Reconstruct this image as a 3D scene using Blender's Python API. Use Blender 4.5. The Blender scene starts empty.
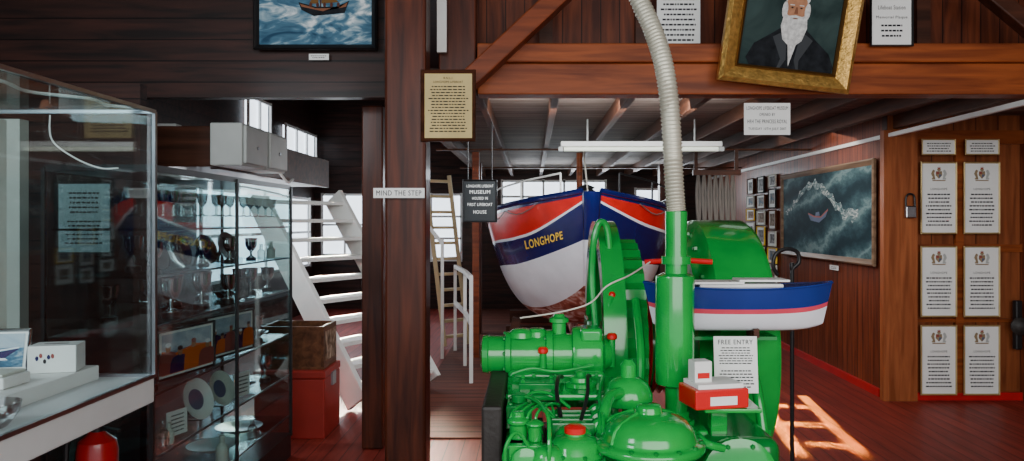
import bpy, bmesh, math, random
from mathutils import Vector, Matrix, Euler
random.seed(4)
F=760.0; VX=532.0; VY=222.0; CZ=1.6
def W(x,y,d): return Vector(((x-VX)/F*d, d, CZ-(y-VY)/F*d))
V=Vector
D2R=math.radians
# ------------------------------------------------------------ materials
def newmat(name,spec=.35):
    m=bpy.data.materials.new(name); m.use_nodes=True
    nt=m.node_tree; b=nt.nodes["Principled BSDF"]; b.inputs["Specular IOR Level"].default_value=spec; return m,nt,b
def mat(name,col,rough=.5,metal=0,noise=.12,ns=6,bump=0,emis=0,coat=0,bs=None,spec=.35):
    m,nt,b=newmat(name,spec)
    tc=nt.nodes.new("ShaderNodeTexCoord"); n=nt.nodes.new("ShaderNodeTexNoise")
    n.inputs["Scale"].default_value=ns; n.inputs["Detail"].default_value=4
    nt.links.new(tc.outputs["Object"],n.inputs["Vector"])
    r=nt.nodes.new("ShaderNodeValToRGB")
    r.color_ramp.elements[0].position=.3; r.color_ramp.elements[1].position=.7
    r.color_ramp.elements[0].color=[c*(1-noise) for c in col]+[1]
    r.color_ramp.elements[1].color=[min(1,c*(1+noise)) for c in col]+[1]
    nt.links.new(n.outputs["Fac"],r.inputs["Fac"]); nt.links.new(r.outputs["Color"],b.inputs["Base Color"])
    b.inputs["Roughness"].default_value=rough; b.inputs["Metallic"].default_value=metal
    b.inputs["Coat Weight"].default_value=coat; b.inputs["Coat Roughness"].default_value=.08
    if emis:
        nt.links.new(r.outputs["Color"],b.inputs["Emission Color"]); b.inputs["Emission Strength"].default_value=emis
    if bump:
        n2=nt.nodes.new("ShaderNodeTexNoise"); n2.inputs["Scale"].default_value=bs or ns*8
        nt.links.new(tc.outputs["Object"],n2.inputs["Vector"])
        bp=nt.nodes.new("ShaderNodeBump"); bp.inputs["Strength"].default_value=bump; bp.inputs["Distance"].default_value=.01
        nt.links.new(n2.outputs["Fac"],bp.inputs["Height"]); nt.links.new(bp.outputs["Normal"],b.inputs["Normal"])
    return m
def wood(name,c1,c2,grain='X',plank=None,pw=.12,rough=.5,coat=.06,gap=.06,var=.35,off=0,spec=.2):
    """grain: axis the fibres run along; plank: axis across which boards repeat"""
    m,nt,b=newmat(name,spec); N=nt.nodes; L=nt.links
    tc=N.new("ShaderNodeTexCoord"); mp=N.new("ShaderNodeMapping")
    sc={'X':(1.2,14,14),'Y':(14,1.2,14),'Z':(14,14,1.2)}[grain]; mp.inputs["Scale"].default_value=sc
    L.new(tc.outputs["Object"],mp.inputs["Vector"])
    n=N.new("ShaderNodeTexNoise"); n.inputs["Scale"].default_value=1.3; n.inputs["Detail"].default_value=7; n.inputs["Distortion"].default_value=.6
    L.new(mp.outputs["Vector"],n.inputs["Vector"])
    r=N.new("ShaderNodeValToRGB"); r.color_ramp.elements[0].position=.32; r.color_ramp.elements[1].position=.72
    r.color_ramp.elements[0].color=list(c1)+[1]; r.color_ramp.elements[1].color=list(c2)+[1]
    L.new(n.outputs["Fac"],r.inputs["Fac"]); out=r.outputs["Color"]
    b.inputs["Roughness"].default_value=rough; b.inputs["Coat Weight"].default_value=coat; b.inputs["Coat Roughness"].default_value=.15
    def M(op,a,bv=None):
        x=N.new("ShaderNodeMath"); x.operation=op
        L.new(a,x.inputs[0])
        if bv is not None: x.inputs[1].default_value=bv
        return x.outputs[0]
    if plank:
        sx=N.new("ShaderNodeSeparateXYZ"); L.new(tc.outputs["Object"],sx.inputs[0])
        a=M('ADD',M('DIVIDE',sx.outputs[plank],pw),100+off)
        fl=M('FLOOR',a); fr=M('FRACT',a)
        wn=N.new("ShaderNodeTexWhiteNoise"); wn.noise_dimensions='1D'; L.new(fl,wn.inputs["W"])
        v=M('ADD',M('MULTIPLY',wn.outputs["Value"],var),1-var*.6)
        inv=N.new("ShaderNodeMath"); inv.operation='SUBTRACT'; inv.inputs[0].default_value=1; L.new(fr,inv.inputs[1])
        mn=N.new("ShaderNodeMath"); mn.operation='MINIMUM'; L.new(fr,mn.inputs[0]); L.new(inv.outputs[0],mn.inputs[1])
        g=M('GREATER_THAN',mn.outputs[0],gap/2)
        g2=M('ADD',M('MULTIPLY',g,.8),.2)
        vv=N.new("ShaderNodeMath"); vv.operation='MULTIPLY'; L.new(v,vv.inputs[0]); L.new(g2,vv.inputs[1])
        mx=N.new("ShaderNodeVectorMath"); mx.operation='SCALE'; L.new(out,mx.inputs[0]); L.new(vv.outputs[0],mx.inputs["Scale"])
        out=mx.outputs[0]
        bp=N.new("ShaderNodeBump"); bp.inputs["Strength"].default_value=.6; bp.inputs["Distance"].default_value=.01
        L.new(g,bp.inputs["Height"]); L.new(bp.outputs["Normal"],b.inputs["Normal"])
    L.new(out,b.inputs["Base Color"])
    return m
def ramp_mat(name,stops,scale=4,mapping=(1,1,1),rough=.7,dist=1.5,detail=8,rot=(0,0,0),wave=False):
    m,nt,b=newmat(name,.1); N=nt.nodes;L=nt.links
    tc=N.new("ShaderNodeTexCoord"); mp=N.new("ShaderNodeMapping"); mp.inputs["Scale"].default_value=mapping; mp.inputs["Rotation"].default_value=rot
    L.new(tc.outputs["Object"],mp.inputs["Vector"])
    if wave:
        n=N.new("ShaderNodeTexWave"); n.bands_direction='Z'; n.inputs["Scale"].default_value=scale; n.inputs["Distortion"].default_value=dist
        n.inputs["Detail"].default_value=detail; n.inputs["Detail Scale"].default_value=1.4; n.inputs["Detail Roughness"].default_value=.68
    else:
        n=N.new("ShaderNodeTexNoise"); n.inputs["Scale"].default_value=scale; n.inputs["Detail"].default_value=detail; n.inputs["Distortion"].default_value=dist
    L.new(mp.outputs["Vector"],n.inputs["Vector"])
    r=N.new("ShaderNodeValToRGB"); cr=r.color_ramp
    cr.elements[0].position=stops[0][0]; cr.elements[0].color=list(stops[0][1])+[1]
    cr.elements[1].position=stops[-1][0]; cr.elements[1].color=list(stops[-1][1])+[1]
    for p,c in stops[1:-1]:
        e=cr.elements.new(p); e.color=list(c)+[1]
    L.new(n.outputs["Fac"],r.inputs["Fac"]); L.new(r.outputs["Color"],b.inputs["Base Color"]); b.inputs["Roughness"].default_value=rough
    return m
def glassmat(name,tint=(.93,.97,.96),base=.05,k=.2):
    m=bpy.data.materials.new(name); m.use_nodes=True; nt=m.node_tree; nt.nodes.clear()
    o=nt.nodes.new("ShaderNodeOutputMaterial"); t=nt.nodes.new("ShaderNodeBsdfTransparent"); g=nt.nodes.new("ShaderNodeBsdfGlossy")
    t.inputs["Color"].default_value=list(tint)+[1]; g.inputs["Roughness"].default_value=.03
    lw=nt.nodes.new("ShaderNodeLayerWeight"); lw.inputs["Blend"].default_value=.2
    a=nt.nodes.new("ShaderNodeMath"); a.operation='MULTIPLY_ADD'; a.inputs[1].default_value=k; a.inputs[2].default_value=base
    nt.links.new(lw.outputs["Fresnel"],a.inputs[0])
    mx=nt.nodes.new("ShaderNodeMixShader"); nt.links.new(a.outputs[0],mx.inputs[0]); nt.links.new(t.outputs[0],mx.inputs[1]); nt.links.new(g.outputs[0],mx.inputs[2])
    nt.links.new(mx.outputs[0],o.inputs[0]); return m
def emat(name,col,s): return mat(name,col,emis=s,noise=.05)

M_postw=wood("varnished_post_wood",(.035,.007,.003),(.13,.028,.010),'Z',coat=.2)
M_beam=wood("red_beam_wood",(.14,.028,.007),(.36,.085,.020),'X')
M_brace=wood("brace_wood",(.10,.020,.006),(.26,.055,.015),'X')
M_beamd=wood("dark_beam_wood",(.03,.010,.005),(.09,.028,.014),'X')
M_landing=wood("landing_beam_wood",(.035,.014,.008),(.10,.036,.02),'X')
M_joist=wood("joist_wood",(.045,.018,.010),(.12,.045,.024),'Y',spec=.1,coat=0)
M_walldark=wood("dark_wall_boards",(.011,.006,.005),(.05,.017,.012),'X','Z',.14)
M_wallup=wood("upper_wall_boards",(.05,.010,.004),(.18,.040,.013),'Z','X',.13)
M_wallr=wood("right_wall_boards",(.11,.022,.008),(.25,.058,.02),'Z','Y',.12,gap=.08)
M_wallr2=wood("plaque_wall_boards",(.15,.038,.012),(.32,.09,.028),'Z','X',.2,gap=.04,var=.2)
M_corner=wood("corner_board_wood",(.2,.05,.015),(.4,.12,.04),'Z')
M_floor=wood("red_painted_floor_boards",(.16,.018,.012),(.28,.036,.024),'Y','X',.115,rough=.5,coat=.02,gap=.05,var=.2)
M_floor2=wood("worn_floor_boards",(.08,.022,.014),(.17,.05,.03),'X','Y',.16,rough=.65,coat=0,gap=.09,var=.5)
M_ceil=wood("ceiling_boards",(.12,.085,.068),(.24,.19,.16),'X','Y',.14,rough=.7,coat=0,spec=.1)
M_redbase=mat("red_paint",(.5,.012,.015),.4,coat=.1)
M_red=mat("gloss_red",(.62,.010,.012),.22,coat=.4,noise=.05)
M_dkred=mat("extinguisher_red",(.36,.008,.010),.3,coat=.3,noise=.05)
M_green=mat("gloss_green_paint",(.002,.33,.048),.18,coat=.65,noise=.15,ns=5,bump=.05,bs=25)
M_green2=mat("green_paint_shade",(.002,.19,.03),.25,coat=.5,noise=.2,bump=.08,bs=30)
M_white=mat("white_paint",(.78,.78,.75),.45,noise=.05)
M_ladder=mat("yellowish_ladder_paint",(.55,.43,.24),.5,noise=.1)
M_offw=mat("cream_paint",(.6,.62,.55),.5,noise=.08)
M_paper=mat("paper",(.85,.86,.83),.7,noise=.03)
M_cream=mat("aged_paper",(.6,.46,.2),.7,noise=.12)
M_ink=mat("ink",(.015,.015,.02),.7,noise=.05,spec=.1)
M_black=mat("black_metal",(.012,.012,.013),.35,noise=.1)
M_board=mat("black_board",(.010,.013,.016),.5,noise=.2)
M_blk2=mat("oily_black_bed_and_gap",(.02,.017,.015),.5,bump=.2)
M_grey=mat("grey_enamel",(.45,.47,.45),.5,noise=.06)
M_counter=mat("grey_white_counter",(.66,.7,.7),.45,noise=.05)
M_silver=mat("polished_silver",(.85,.87,.89),.16,metal=1,noise=.05)
M_pewter=mat("dull_pewter",(.35,.36,.39),.3,metal=1)
M_hose=mat("galvanised_flexible_hose",(.52,.50,.40),.45,metal=.4,noise=.1)
M_gold=mat("gilt",(.60,.35,.09),.4,metal=.7,noise=.3,ns=30,bump=.5,bs=60)
M_dgilt=mat("dark_gilt",(.12,.055,.012),.45,metal=.6)
M_goldp=mat("yellow_lettering",(.9,.6,.05),.4,noise=.05)
M_crest=mat("brown_gold_print",(.28,.20,.11),.6,noise=.4,ns=60)
M_dred=mat("dull_red_print",(.30,.06,.05),.6)
M_dblue=mat("dull_blue_print",(.08,.11,.2),.6)
M_blue=mat("navy_blue_paint",(.004,.009,.085),.2,coat=.4,noise=.1)
M_bluem=mat("model_blue_paint",(.012,.035,.20),.25,coat=.4,noise=.1)
M_hullred=mat("hull_red_paint",(.58,.012,.010),.3,coat=.3)
M_pink=mat("faded_red_line",(.65,.06,.10),.5)
M_hullw=mat("hull_white_paint",(.80,.81,.86),.3,coat=.3,noise=.05)
M_bottom=ramp_mat("worn_bottom_paint",[(.3,(.16,.03,.02)),(.5,(.32,.09,.06)),(.6,(.5,.3,.26)),(.7,(.65,.6,.6))],6,(1,1,2))
M_glass=glassmat("clear_glass",(.93,.98,.985),.02,.16)
M_glass2=glassmat("cabinet_glass",(.84,.93,.93),.05)
M_glass3=glassmat("tinted_cabinet_glass",(.72,.82,.84),.03,.18)
M_glassw=glassmat("drinking_glass",(.88,.92,.92),.3,.5)
M_rope=mat("white_rope",(.62,.58,.5),.8,bump=.6)
M_coil=mat("weathered_rope",(.16,.145,.13),.9,bump=.6)
M_sea=ramp_mat("stormy_sea_paint",[(.0,(.012,.03,.04)),(.45,(.025,.06,.075)),(.75,(.045,.095,.11)),(.93,(.08,.15,.165)),(1,(.16,.25,.26))],.5,(.8,1,1.6),rot=(0,.45,0),dist=8,detail=10,wave=True)
M_foam=ramp_mat("foam_paint",[(.35,(.06,.12,.13)),(.5,(.18,.26,.27)),(.62,(.55,.6,.58))],7,(1,1,2.5),dist=2.5)
M_sea2=ramp_mat("choppy_sea_paint",[(.3,(.02,.06,.11)),(.48,(.07,.17,.25)),(.58,(.3,.42,.48)),(.68,(.8,.84,.85))],5,(1,1,2.4))
M_skyp=ramp_mat("sky_paint",[(.3,(.25,.36,.45)),(.7,(.6,.66,.7))],3,(1,1,3))
M_seap=ramp_mat("photo_sea",[(.3,(.03,.09,.15)),(.5,(.08,.2,.3)),(.7,(.4,.5,.55))],14,(1,1,3))
M_orange=mat("photo_orange",(.75,.13,.015),.6)
M_photo=ramp_mat("photo_print",[(.3,(.03,.06,.09)),(.45,(.12,.2,.28)),(.55,(.3,.25,.2)),(.7,(.65,.7,.75))],7)
M_bw=ramp_mat("mono_photo_print",[(.3,(.03,.03,.03)),(.5,(.2,.2,.2)),(.7,(.6,.6,.58))],9)
M_sepia=ramp_mat("sepia_photo_print",[(.3,(.05,.03,.02)),(.5,(.22,.15,.1)),(.7,(.55,.45,.35))],9)
M_win=emat("bright_window_sky",(.78,.87,1.0),2.8)
M_tube=emat("fluorescent_diffuser",(.75,.8,.68),.5)
M_canvas=ramp_mat("dark_portrait_ground",[(.3,(.010,.022,.022)),(.7,(.045,.075,.07))],3)
M_skin=mat("painted_skin",(.42,.2,.11),.7,noise=.2,ns=20,spec=.1)
M_hair=mat("painted_white_hair",(.62,.62,.6),.7,noise=.3,ns=40,spec=.1)
M_coat=mat("painted_dark_coat",(.012,.014,.017),.7,noise=.5,ns=20,spec=.1)
M_shade=mat("painted_shade",(.22,.09,.05),.7,spec=.1)
M_chest=mat("red_brown_chest",(.30,.02,.014),.45)
M_wbox=wood("brown_box_wood",(.06,.022,.010),(.18,.07,.03),'Y')

# ------------------------------------------------------------ builders
COL=bpy.context.scene.collection
def top(o,label,cat,group=None):
    o["label"]=label; o["category"]=cat
    if group: o["group"]=group
    return o
def struct(o): o["kind"]="structure"; return o
def thing(name,loc,label,cat,group=None):
    e=bpy.data.objects.new(name,None); e.empty_display_size=.1; e.location=loc; COL.objects.link(e)
    return top(e,label,cat,group)
class MB:
    def __init__(s): s.bm=bmesh.new()
    def quad(s,pts,m=0):
        vs=[s.bm.verts.new(p) for p in pts]; f=s.bm.faces.new(vs); f.material_index=m; return s
    def box(s,c,sz,rot=None,m=0):
        c=V(c); h=V(sz)/2; R=Euler(rot).to_matrix() if rot else Matrix.Identity(3)
        vs=[s.bm.verts.new(c+R@V((x*h.x,y*h.y,z*h.z))) for x in(-1,1) for y in(-1,1) for z in(-1,1)]
        for q in((0,1,3,2),(4,6,7,5),(0,4,5,1),(2,3,7,6),(0,2,6,4),(1,5,7,3)):
            f=s.bm.faces.new([vs[i] for i in q]); f.material_index=m
        return s
    def bb(s,a,b,m=0):
        a=V(a);b=V(b); return s.box((a+b)/2,[abs(t) for t in (b-a)],m=m)
    def beam(s,p0,p1,w,h,up=(0,0,1),m=0):
        p0=V(p0);p1=V(p1);d=(p1-p0).normalized(); sd=d.cross(V(up)).normalized(); u=sd.cross(d)
        r=[]
        for p in(p0,p1): r.append([s.bm.verts.new(p+sd*a*w/2+u*b*h/2) for a,b in((-1,-1),(1,-1),(1,1),(-1,1))])
        for i in range(4): f=s.bm.faces.new((r[0][i],r[0][(i+1)%4],r[1][(i+1)%4],r[1][i])); f.material_index=m
        f=s.bm.faces.new(r[0][::-1]); f.material_index=m; f=s.bm.faces.new(r[1]); f.material_index=m
        return s
    def rings(s,rings,m=0,cap=True,closed=True):
        R=[[s.bm.verts.new(p) for p in r] for r in rings]; n=len(R[0])
        for a,b in zip(R,R[1:]):
            for i in range(n if closed else n-1):
                f=s.bm.faces.new((a[i],a[(i+1)%n],b[(i+1)%n],b[i])); f.material_index=m
        if cap and closed:
            f=s.bm.faces.new(R[0][::-1]); f.material_index=m; f=s.bm.faces.new(R[-1]); f.material_index=m
        return s
    def lathe(s,prof,o,axis=(0,0,1),seg=28,m=0,cap=True):
        o=V(o); a=V(axis).normalized(); t=V((1,0,0)) if abs(a.x)<.9 else V((0,1,0))
        u=a.cross(t).normalized(); w=a.cross(u)
        rg=[[o+a*h+(u*math.cos(2*math.pi*i/seg)+w*math.sin(2*math.pi*i/seg))*max(r,1e-4) for i in range(seg)] for r,h in prof]
        return s.rings(rg,m,cap)
    def cyl(s,p0,p1,r0,r1=None,seg=20,m=0):
        p0=V(p0);p1=V(p1); return s.lathe([(r0,0),(r0 if r1 is None else r1,(p1-p0).length)],p0,p1-p0,seg,m)
    def sph(s,c,r,seg=16,m=0):
        c=V(c); r=V(r) if hasattr(r,'__len__') else V((r,r,r)); k=seg//2; rg=[]
        for j in range(1,k):
            th=math.pi*j/k; rg.append([c+V((r.x*math.sin(th)*math.cos(2*math.pi*i/seg),r.y*math.sin(th)*math.sin(2*math.pi*i/seg),-r.z*math.cos(th))) for i in range(seg)])
        return s.rings(rg,m)
    def tube(s,pts,r,seg=10,m=0,smooth=0):
        pts=[V(p) for p in pts]
        if smooth: pts=catm(pts,smooth)
        n=len(pts); rg=[]; prev=None
        for i,p in enumerate(pts):
            d=(pts[min(i+1,n-1)]-pts[max(i-1,0)]).normalized()
            if prev is None:
                t=V((0,0,1)) if abs(d.z)<.9 else V((1,0,0)); u=d.cross(t).normalized()
            else: u=(prev-d*prev.dot(d)).normalized()
            prev=u; w=d.cross(u); rr=r(i/(n-1),i) if callable(r) else r
            rg.append([p+(u*math.cos(2*math.pi*k/seg)+w*math.sin(2*math.pi*k/seg))*rr for k in range(seg)])
        return s.rings(rg,m)
    def ell(s,c,rx,rz,n=20,m=0):
        c=V(c); return s.quad([c+V((rx*math.cos(2*math.pi*i/n),0,rz*math.sin(2*math.pi*i/n))) for i in range(n)],m)
    def split(s,name,mats,parent,**k):
        """one object per separate piece"""
        s.bm.verts.ensure_lookup_table(); seen=set(); out=[]
        for f0 in list(s.bm.faces):
            if f0 in seen: continue
            st=[f0]; isl=[]; seen.add(f0)
            while st:
                f=st.pop(); isl.append(f)
                for v in f.verts:
                    for g in v.link_faces:
                        if g not in seen: seen.add(g); st.append(g)
            mb=MB(); mp={}
            for f in isl:
                vs=[]
                for v in f.verts:
                    if v not in mp: mp[v]=mb.bm.verts.new(v.co)
                    vs.append(mp[v])
                nf=mb.bm.faces.new(vs); nf.material_index=f.material_index
            out.append(mb.obj(name,mats,parent,**k))
        s.bm.free(); return out
    def obj(s,name,mats,parent=None,smooth=True,bevel=0,bseg=2,label=None,ang=35,origin=None):
        if not isinstance(mats,(list,tuple)): mats=[mats]
        s.bm.verts.ensure_lookup_table()
        co=[v.co for v in s.bm.verts]
        lo=V([min(c[i] for c in co) for i in range(3)]); hi=V([max(c[i] for c in co) for i in range(3)])
        c=V(origin) if origin else (lo+hi)/2
        for v in s.bm.verts: v.co-=c
        bmesh.ops.recalc_face_normals(s.bm,faces=s.bm.faces)
        me=bpy.data.meshes.new(name); s.bm.to_mesh(me); s.bm.free()
        for mm in mats: me.materials.append(mm)
        if smooth: me.shade_smooth(); me.set_sharp_from_angle(angle=D2R(ang))
        o=bpy.data.objects.new(name,me); COL.objects.link(o)
        if parent is not None: o.parent=parent; o.location=c-parent.location
        else: o.location=c
        if bevel:
            b=o.modifiers.new("bevel",'BEVEL'); b.width=bevel; b.segments=bseg; b.limit_method='ANGLE'; b.angle_limit=D2R(40)
        if label: o["label"]=label
        return o
def catm(P,k=8):
    out=[]; n=len(P)
    for i in range(n-1):
        a,b,c,d=P[max(i-1,0)],P[i],P[i+1],P[min(i+2,n-1)]
        for j in range(k):
            t=j/k; out.append(.5*((2*b)+(c-a)*t+(2*a-5*b+4*c-d)*t*t+(3*b-a-3*c+d)*t**3))
    out.append(P[-1]); return out
def textmesh(txt,bold=0):
    cu=bpy.data.curves.new("t",'FONT'); cu.body=txt; cu.align_x='CENTER'; cu.align_y='CENTER'; cu.size=1; cu.resolution_u=3; cu.offset=bold
    cu.space_character=1.12
    ob=bpy.data.objects.new("t",cu); COL.objects.link(ob)
    bpy.context.view_layer.update()
    me=bpy.data.meshes.new_from_object(ob.evaluated_get(bpy.context.evaluated_depsgraph_get()))
    bpy.data.objects.remove(ob); bpy.data.curves.remove(cu); return me
def text(txt,parent,c,w,h,m,name="lettering",bold=.0):
    """flat text facing -Y centred at world c fitted to w x h"""
    me=textmesh(txt,bold); xs=[v.co.x for v in me.vertices]; ys=[v.co.y for v in me.vertices]
    sx=w/(max(xs)-min(xs)); sy=h/(max(ys)-min(ys)); cx=(max(xs)+min(xs))/2; cy=(max(ys)+min(ys))/2
    for v in me.vertices: v.co=V(((v.co.x-cx)*sx,0,(v.co.y-cy)*sy))
    me.materials.clear(); me.materials.append(m); me.name=name
    o=bpy.data.objects.new(name,me); COL.objects.link(o)
    c=V(c)
    if parent is not None: o.parent=parent; o.location=c-parent.location
    else: o.location=c
    return o
def frame_mb(c,w,h,bw,t):
    """moulded frame facing -Y, outer size w x h"""
    mb=MB(); c=V(c); prof=[(0,0),(0,-t*.7),(bw*.25,-t),(bw*.6,-t*.75),(bw,-t*.4),(bw,0)]
    rg=[]
    for k,(i,y) in enumerate(prof):
        rg.append([c+V((sx*(w/2-i),y,sz*(h/2-i))) for sx,sz in((-1,-1),(1,-1),(1,1),(-1,1))])
    mb.rings(rg+[rg[0]],cap=False); return mb
def picture(c,w,h,label,cat="picture",name="framed_picture",fm=None,cm=None,bw=.02,t=.025,rz=0,roll=0,tilt=0,lines=None,group=None,mount=None,ink=None,crest=False,extra=None):
    c=V(c); e=thing(name,c,label,cat,group)
    if bw>0:
        frame_mb(c,w,h,bw,t).obj("frame",fm or M_black,e,smooth=False)
    yb=-t*.35 if bw>0 else -.004
    MB().bb(c+V((-w/2+bw*.8,yb,-h/2+bw*.8)),c+V((w/2-bw*.8,yb+.006 if bw>0 else .002,h/2-bw*.8))).obj("print" if bw>0 else "board",cm or M_paper,e,smooth=False)
    iw=w-2*bw; ih=h-2*bw; yy=yb-.0025
    if mount:
        s=mount[1]; MB().quad([c+V((sx*iw/2*s,yy,sz*ih/2*s)) for sx,sz in((-1,-1),(1,-1),(1,1),(-1,1))]).obj("image",mount[0],e,smooth=False)
    if extra: extra(e,c,yy,iw,ih)
    bars=None
    for ln in(lines or []):
        if ln[0]=='t': _,s,fy,fw,fh=ln; text(s,e,c+V((0,yy,ih*(fy-.5))),iw*fw,ih*fh,ink or M_ink)
        else:
            _,y0,y1,n,fw=ln; bars=bars or MB()
            for i in range(n):
                z=ih*(y1-(y1-y0)*(i+.5)/n-.5); hh=ih*(y1-y0)/n*.36; ww=iw*fw*random.uniform(.75,1); x=-ww/2
                while x<ww/2-iw*.02:
                    l=min(iw*random.uniform(.03,.10),ww/2-x)
                    bars.quad([c+V((x+a*l,yy,z+b*hh/2)) for a,b in((0,-1),(1,-1),(1,1),(0,1))]); x+=l+iw*.02
    if bars: bars.obj("printed_text",ink or M_ink,e,smooth=False)
    if crest:
        b=MB(); q=c+V((0,yy,ih*.34)); s=iw*.2
        b.quad([q+V((x*s,0,z*s)) for x,z in((-.45,.5),(-.5,-.1),(0,-.65),(.5,-.1),(.45,.5))],2)
        b.quad([q+V((x*s,-.0008,z*s)) for x,z in((-.4,.05),(0,.05),(0,.42),(-.4,.42))],0)
        b.quad([q+V((x*s,-.0008,z*s)) for x,z in((0,-.5),(.38,-.1),(.38,0),(0,0))],1)
        for sx in(-1,1):
            b.quad([q+V((sx*x*s,0,z*s)) for x,z in((.55,-.75),(1.05,-.75),(1.1,-.55),(.9,-.45),(1.2,.1),(1.0,.6),(.8,.75),(.6,.55),(.72,.2),(.62,-.3))],2 if sx<0 else 3)
        b.ell(q+V((0,-.0005,.72*s)),.3*s,.2*s,12,2); b.quad([q+V((x*s,-.001,z*s)) for x,z in((-.2,.85),(.2,.85),(.25,1.1),(.1,1.0),(0,1.2),(-.1,1.0),(-.25,1.1))],0)
        b.box(q+V((0,0,-.9*s)),(2.0*s,.0005,.16*s),m=2)
        b.obj("coat_of_arms",[M_dred,M_dblue,M_crest,M_grey],e,smooth=False)
    e.rotation_euler=(tilt,roll,rz); return e
def boatphoto(crew=0):
    def f(e,c,yy,iw,ih):
        mb=MB(); a=iw*.46; b=ih*.45
        def P(p,m,d): mb.quad([c+V((x*a,yy-d,z*b)) for x,z in p],m)
        P([(-1,.15),(1,.15),(1,1),(-1,1)],0,.0); P([(-1,-1),(1,-1),(1,.15),(-1,.15)],1,.0)
        if not crew:
            P([(-.75,.0),(-.6,-.45),(.35,-.5),(.85,.1),(.2,-.08)],2,.001); P([(-.72,.02),(.2,-.05),(.85,.12),(.83,.2),(.2,.05),(-.72,.12)],4,.0015)
            P([(-.35,.1),(-.3,.5),(.1,.5),(.2,.1)],3,.0013); P([(-.25,.25),(-.22,.42),(.05,.42),(.08,.25)],5,.0018); P([(-.12,.5),(-.12,.9),(-.08,.9),(-.08,.5)],4,.0012)
            P([(-.9,-.5),(-.2,-.62),(.5,-.58),(.4,-.45),(-.3,-.48),(-.8,-.38)],4,.002)
        else:
            P([(-1,-1),(1,-1),(1,.1),(.3,.25),(-.5,.0),(-1,.2)],3 if crew==1 else 2,.0008)
            n=4 if crew==1 else 5
            for i in range(n):
                x=-.78+1.56*i/(n-1)+.06*math.sin(i*5); s=1.3 if crew==1 else 1.0; z0=-.10+.16*math.sin(i*3+crew)
                P([(x-.30*s,-.97),(x-.27*s,z0-.22),(x-.20*s,z0+.02),(x-.06*s,z0+.10),(x+.06*s,z0+.10),(x+.20*s,z0+.02),(x+.27*s,z0-.22),(x+.30*s,-.97)],(3,7,2)[(i+crew)%3],.0012+.0003*i)
                mb.ell(c+V((x*a,yy-.0035,(z0+.08+.15*s)*b)),.075*a*s,.17*b*s,14,6)
                mb.ell(c+V((x*a,yy-.0040,(z0+.08+.27*s)*b)),.080*a*s,.09*b*s,14,(4,5,7)[i%3])
        mb.obj("photo_subject",[M_skyp,M_seap,M_blue,M_orange,M_hullw,M_board,M_skin,M_dred],e,smooth=False)
    return f

# ------------------------------------------------------------ room shell
XL,XR=-4.0,4.4
def sbox(name,a,b,m,**k):
    return struct(MB().bb(a,b).obj(name,m,smooth=False,**k))
sbox("floor",(XL,-2,-.1),(XR,16,0),M_floor)
sbox("trim_1",(-1.02,5.6,0),(-.33,13.9,.012),M_floor2)
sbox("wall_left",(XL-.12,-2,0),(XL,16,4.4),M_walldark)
sbox("wall_right",(3.2,6.95,0),(3.32,14,2.7),M_wallr)
sbox("wall_plaques",(3.2,6.85,0),(XR,6.95,2.7),M_wallr2)
sbox("wall_near_right",(XR,-2,0),(XR+.12,6.95,4.4),M_wallr)
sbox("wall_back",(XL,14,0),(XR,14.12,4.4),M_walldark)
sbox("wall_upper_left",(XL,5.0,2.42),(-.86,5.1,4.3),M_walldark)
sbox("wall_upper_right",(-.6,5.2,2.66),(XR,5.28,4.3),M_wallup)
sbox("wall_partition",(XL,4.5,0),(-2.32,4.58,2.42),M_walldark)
sbox("ceiling",(-1.1,5.05,2.56),(XR,14,2.62),M_ceil)
sbox("ceiling_roof",(XL,-2,4.3),(XR,16,4.4),M_walldark)
sbox("baseboard_right",(3.17,6.95,0),(3.2,14,.07),M_redbase)
sbox("baseboard_plaques",(3.44,6.815,0),(XR,6.85,.07),M_redbase)
sbox("trim_2",(3.14,6.78,0),(3.44,6.86,2.42),M_corner)
sbox("trim_3",(3.44,6.80,2.3),(XR,6.85,2.42),M_beam)
sbox("trim_4",(3.80,6.81,.07),(3.87,6.85,2.3),M_beam)
sbox("trim_7",(3.44,6.82,1.33),(XR,6.85,1.40),M_beam); sbox("trim_8",(3.44,6.82,.70),(XR,6.85,.73),M_beam)
o=MB().beam((3.2,4.9,2.375),(3.18,13.5,2.375),.035,.035).obj("trim_5",M_white,smooth=False); struct(o)
sbox("trim_6",(-3.12,4.42,.9),(-2.98,4.5,2.2),M_offw)
def window(n,x0,x1,z0,z1,y=13.97,nx=3,nz=2,side=False):
    mb=MB(); t=.04
    def P(a,b,c,d,m,off=0,th=.03):
        if side: mb.bb((y-off,a,c),(y-off+th,b,d),m=m)
        else: mb.bb((a,y-off,c),(b,y-off+th,d),m=m)
    P(x0,x1,z0,z1,1,0,.01)
    s=-1 if side else 1
    for i in range(nx+1):
        xx=x0+(x1-x0)*i/nx; P(xx-t/2,xx+t/2,z0-.03,z1+.03,0,.035*s)
    for i in range(nz+1):
        zz=z0+(z1-z0)*i/nz; P(x0,x1,zz-t/2,zz+t/2,0,.035*s)
    return struct(mb.obj("window_%d"%n,[M_white,M_win],smooth=False))
window(1,-.55,1.35,1.78,2.35,nx=5)
window(2,-1.85,-1.3,.9,2.1,nx=1,nz=3)
window(3,10.5,11.4,2.85,3.35,y=-3.97,nx=2,nz=1,side=True)
window(4,12.1,13.8,2.75,3.15,y=-3.97,nx=3,nz=1,side=True)
window(5,1.9,2.5,1.5,2.2,nx=1,nz=2)
window(6,9.0,13.4,.85,2.0,y=-3.97,nx=4,nz=2,side=True)
window(7,-3.85,-2.6,1.0,2.1,nx=3,nz=2)

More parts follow.
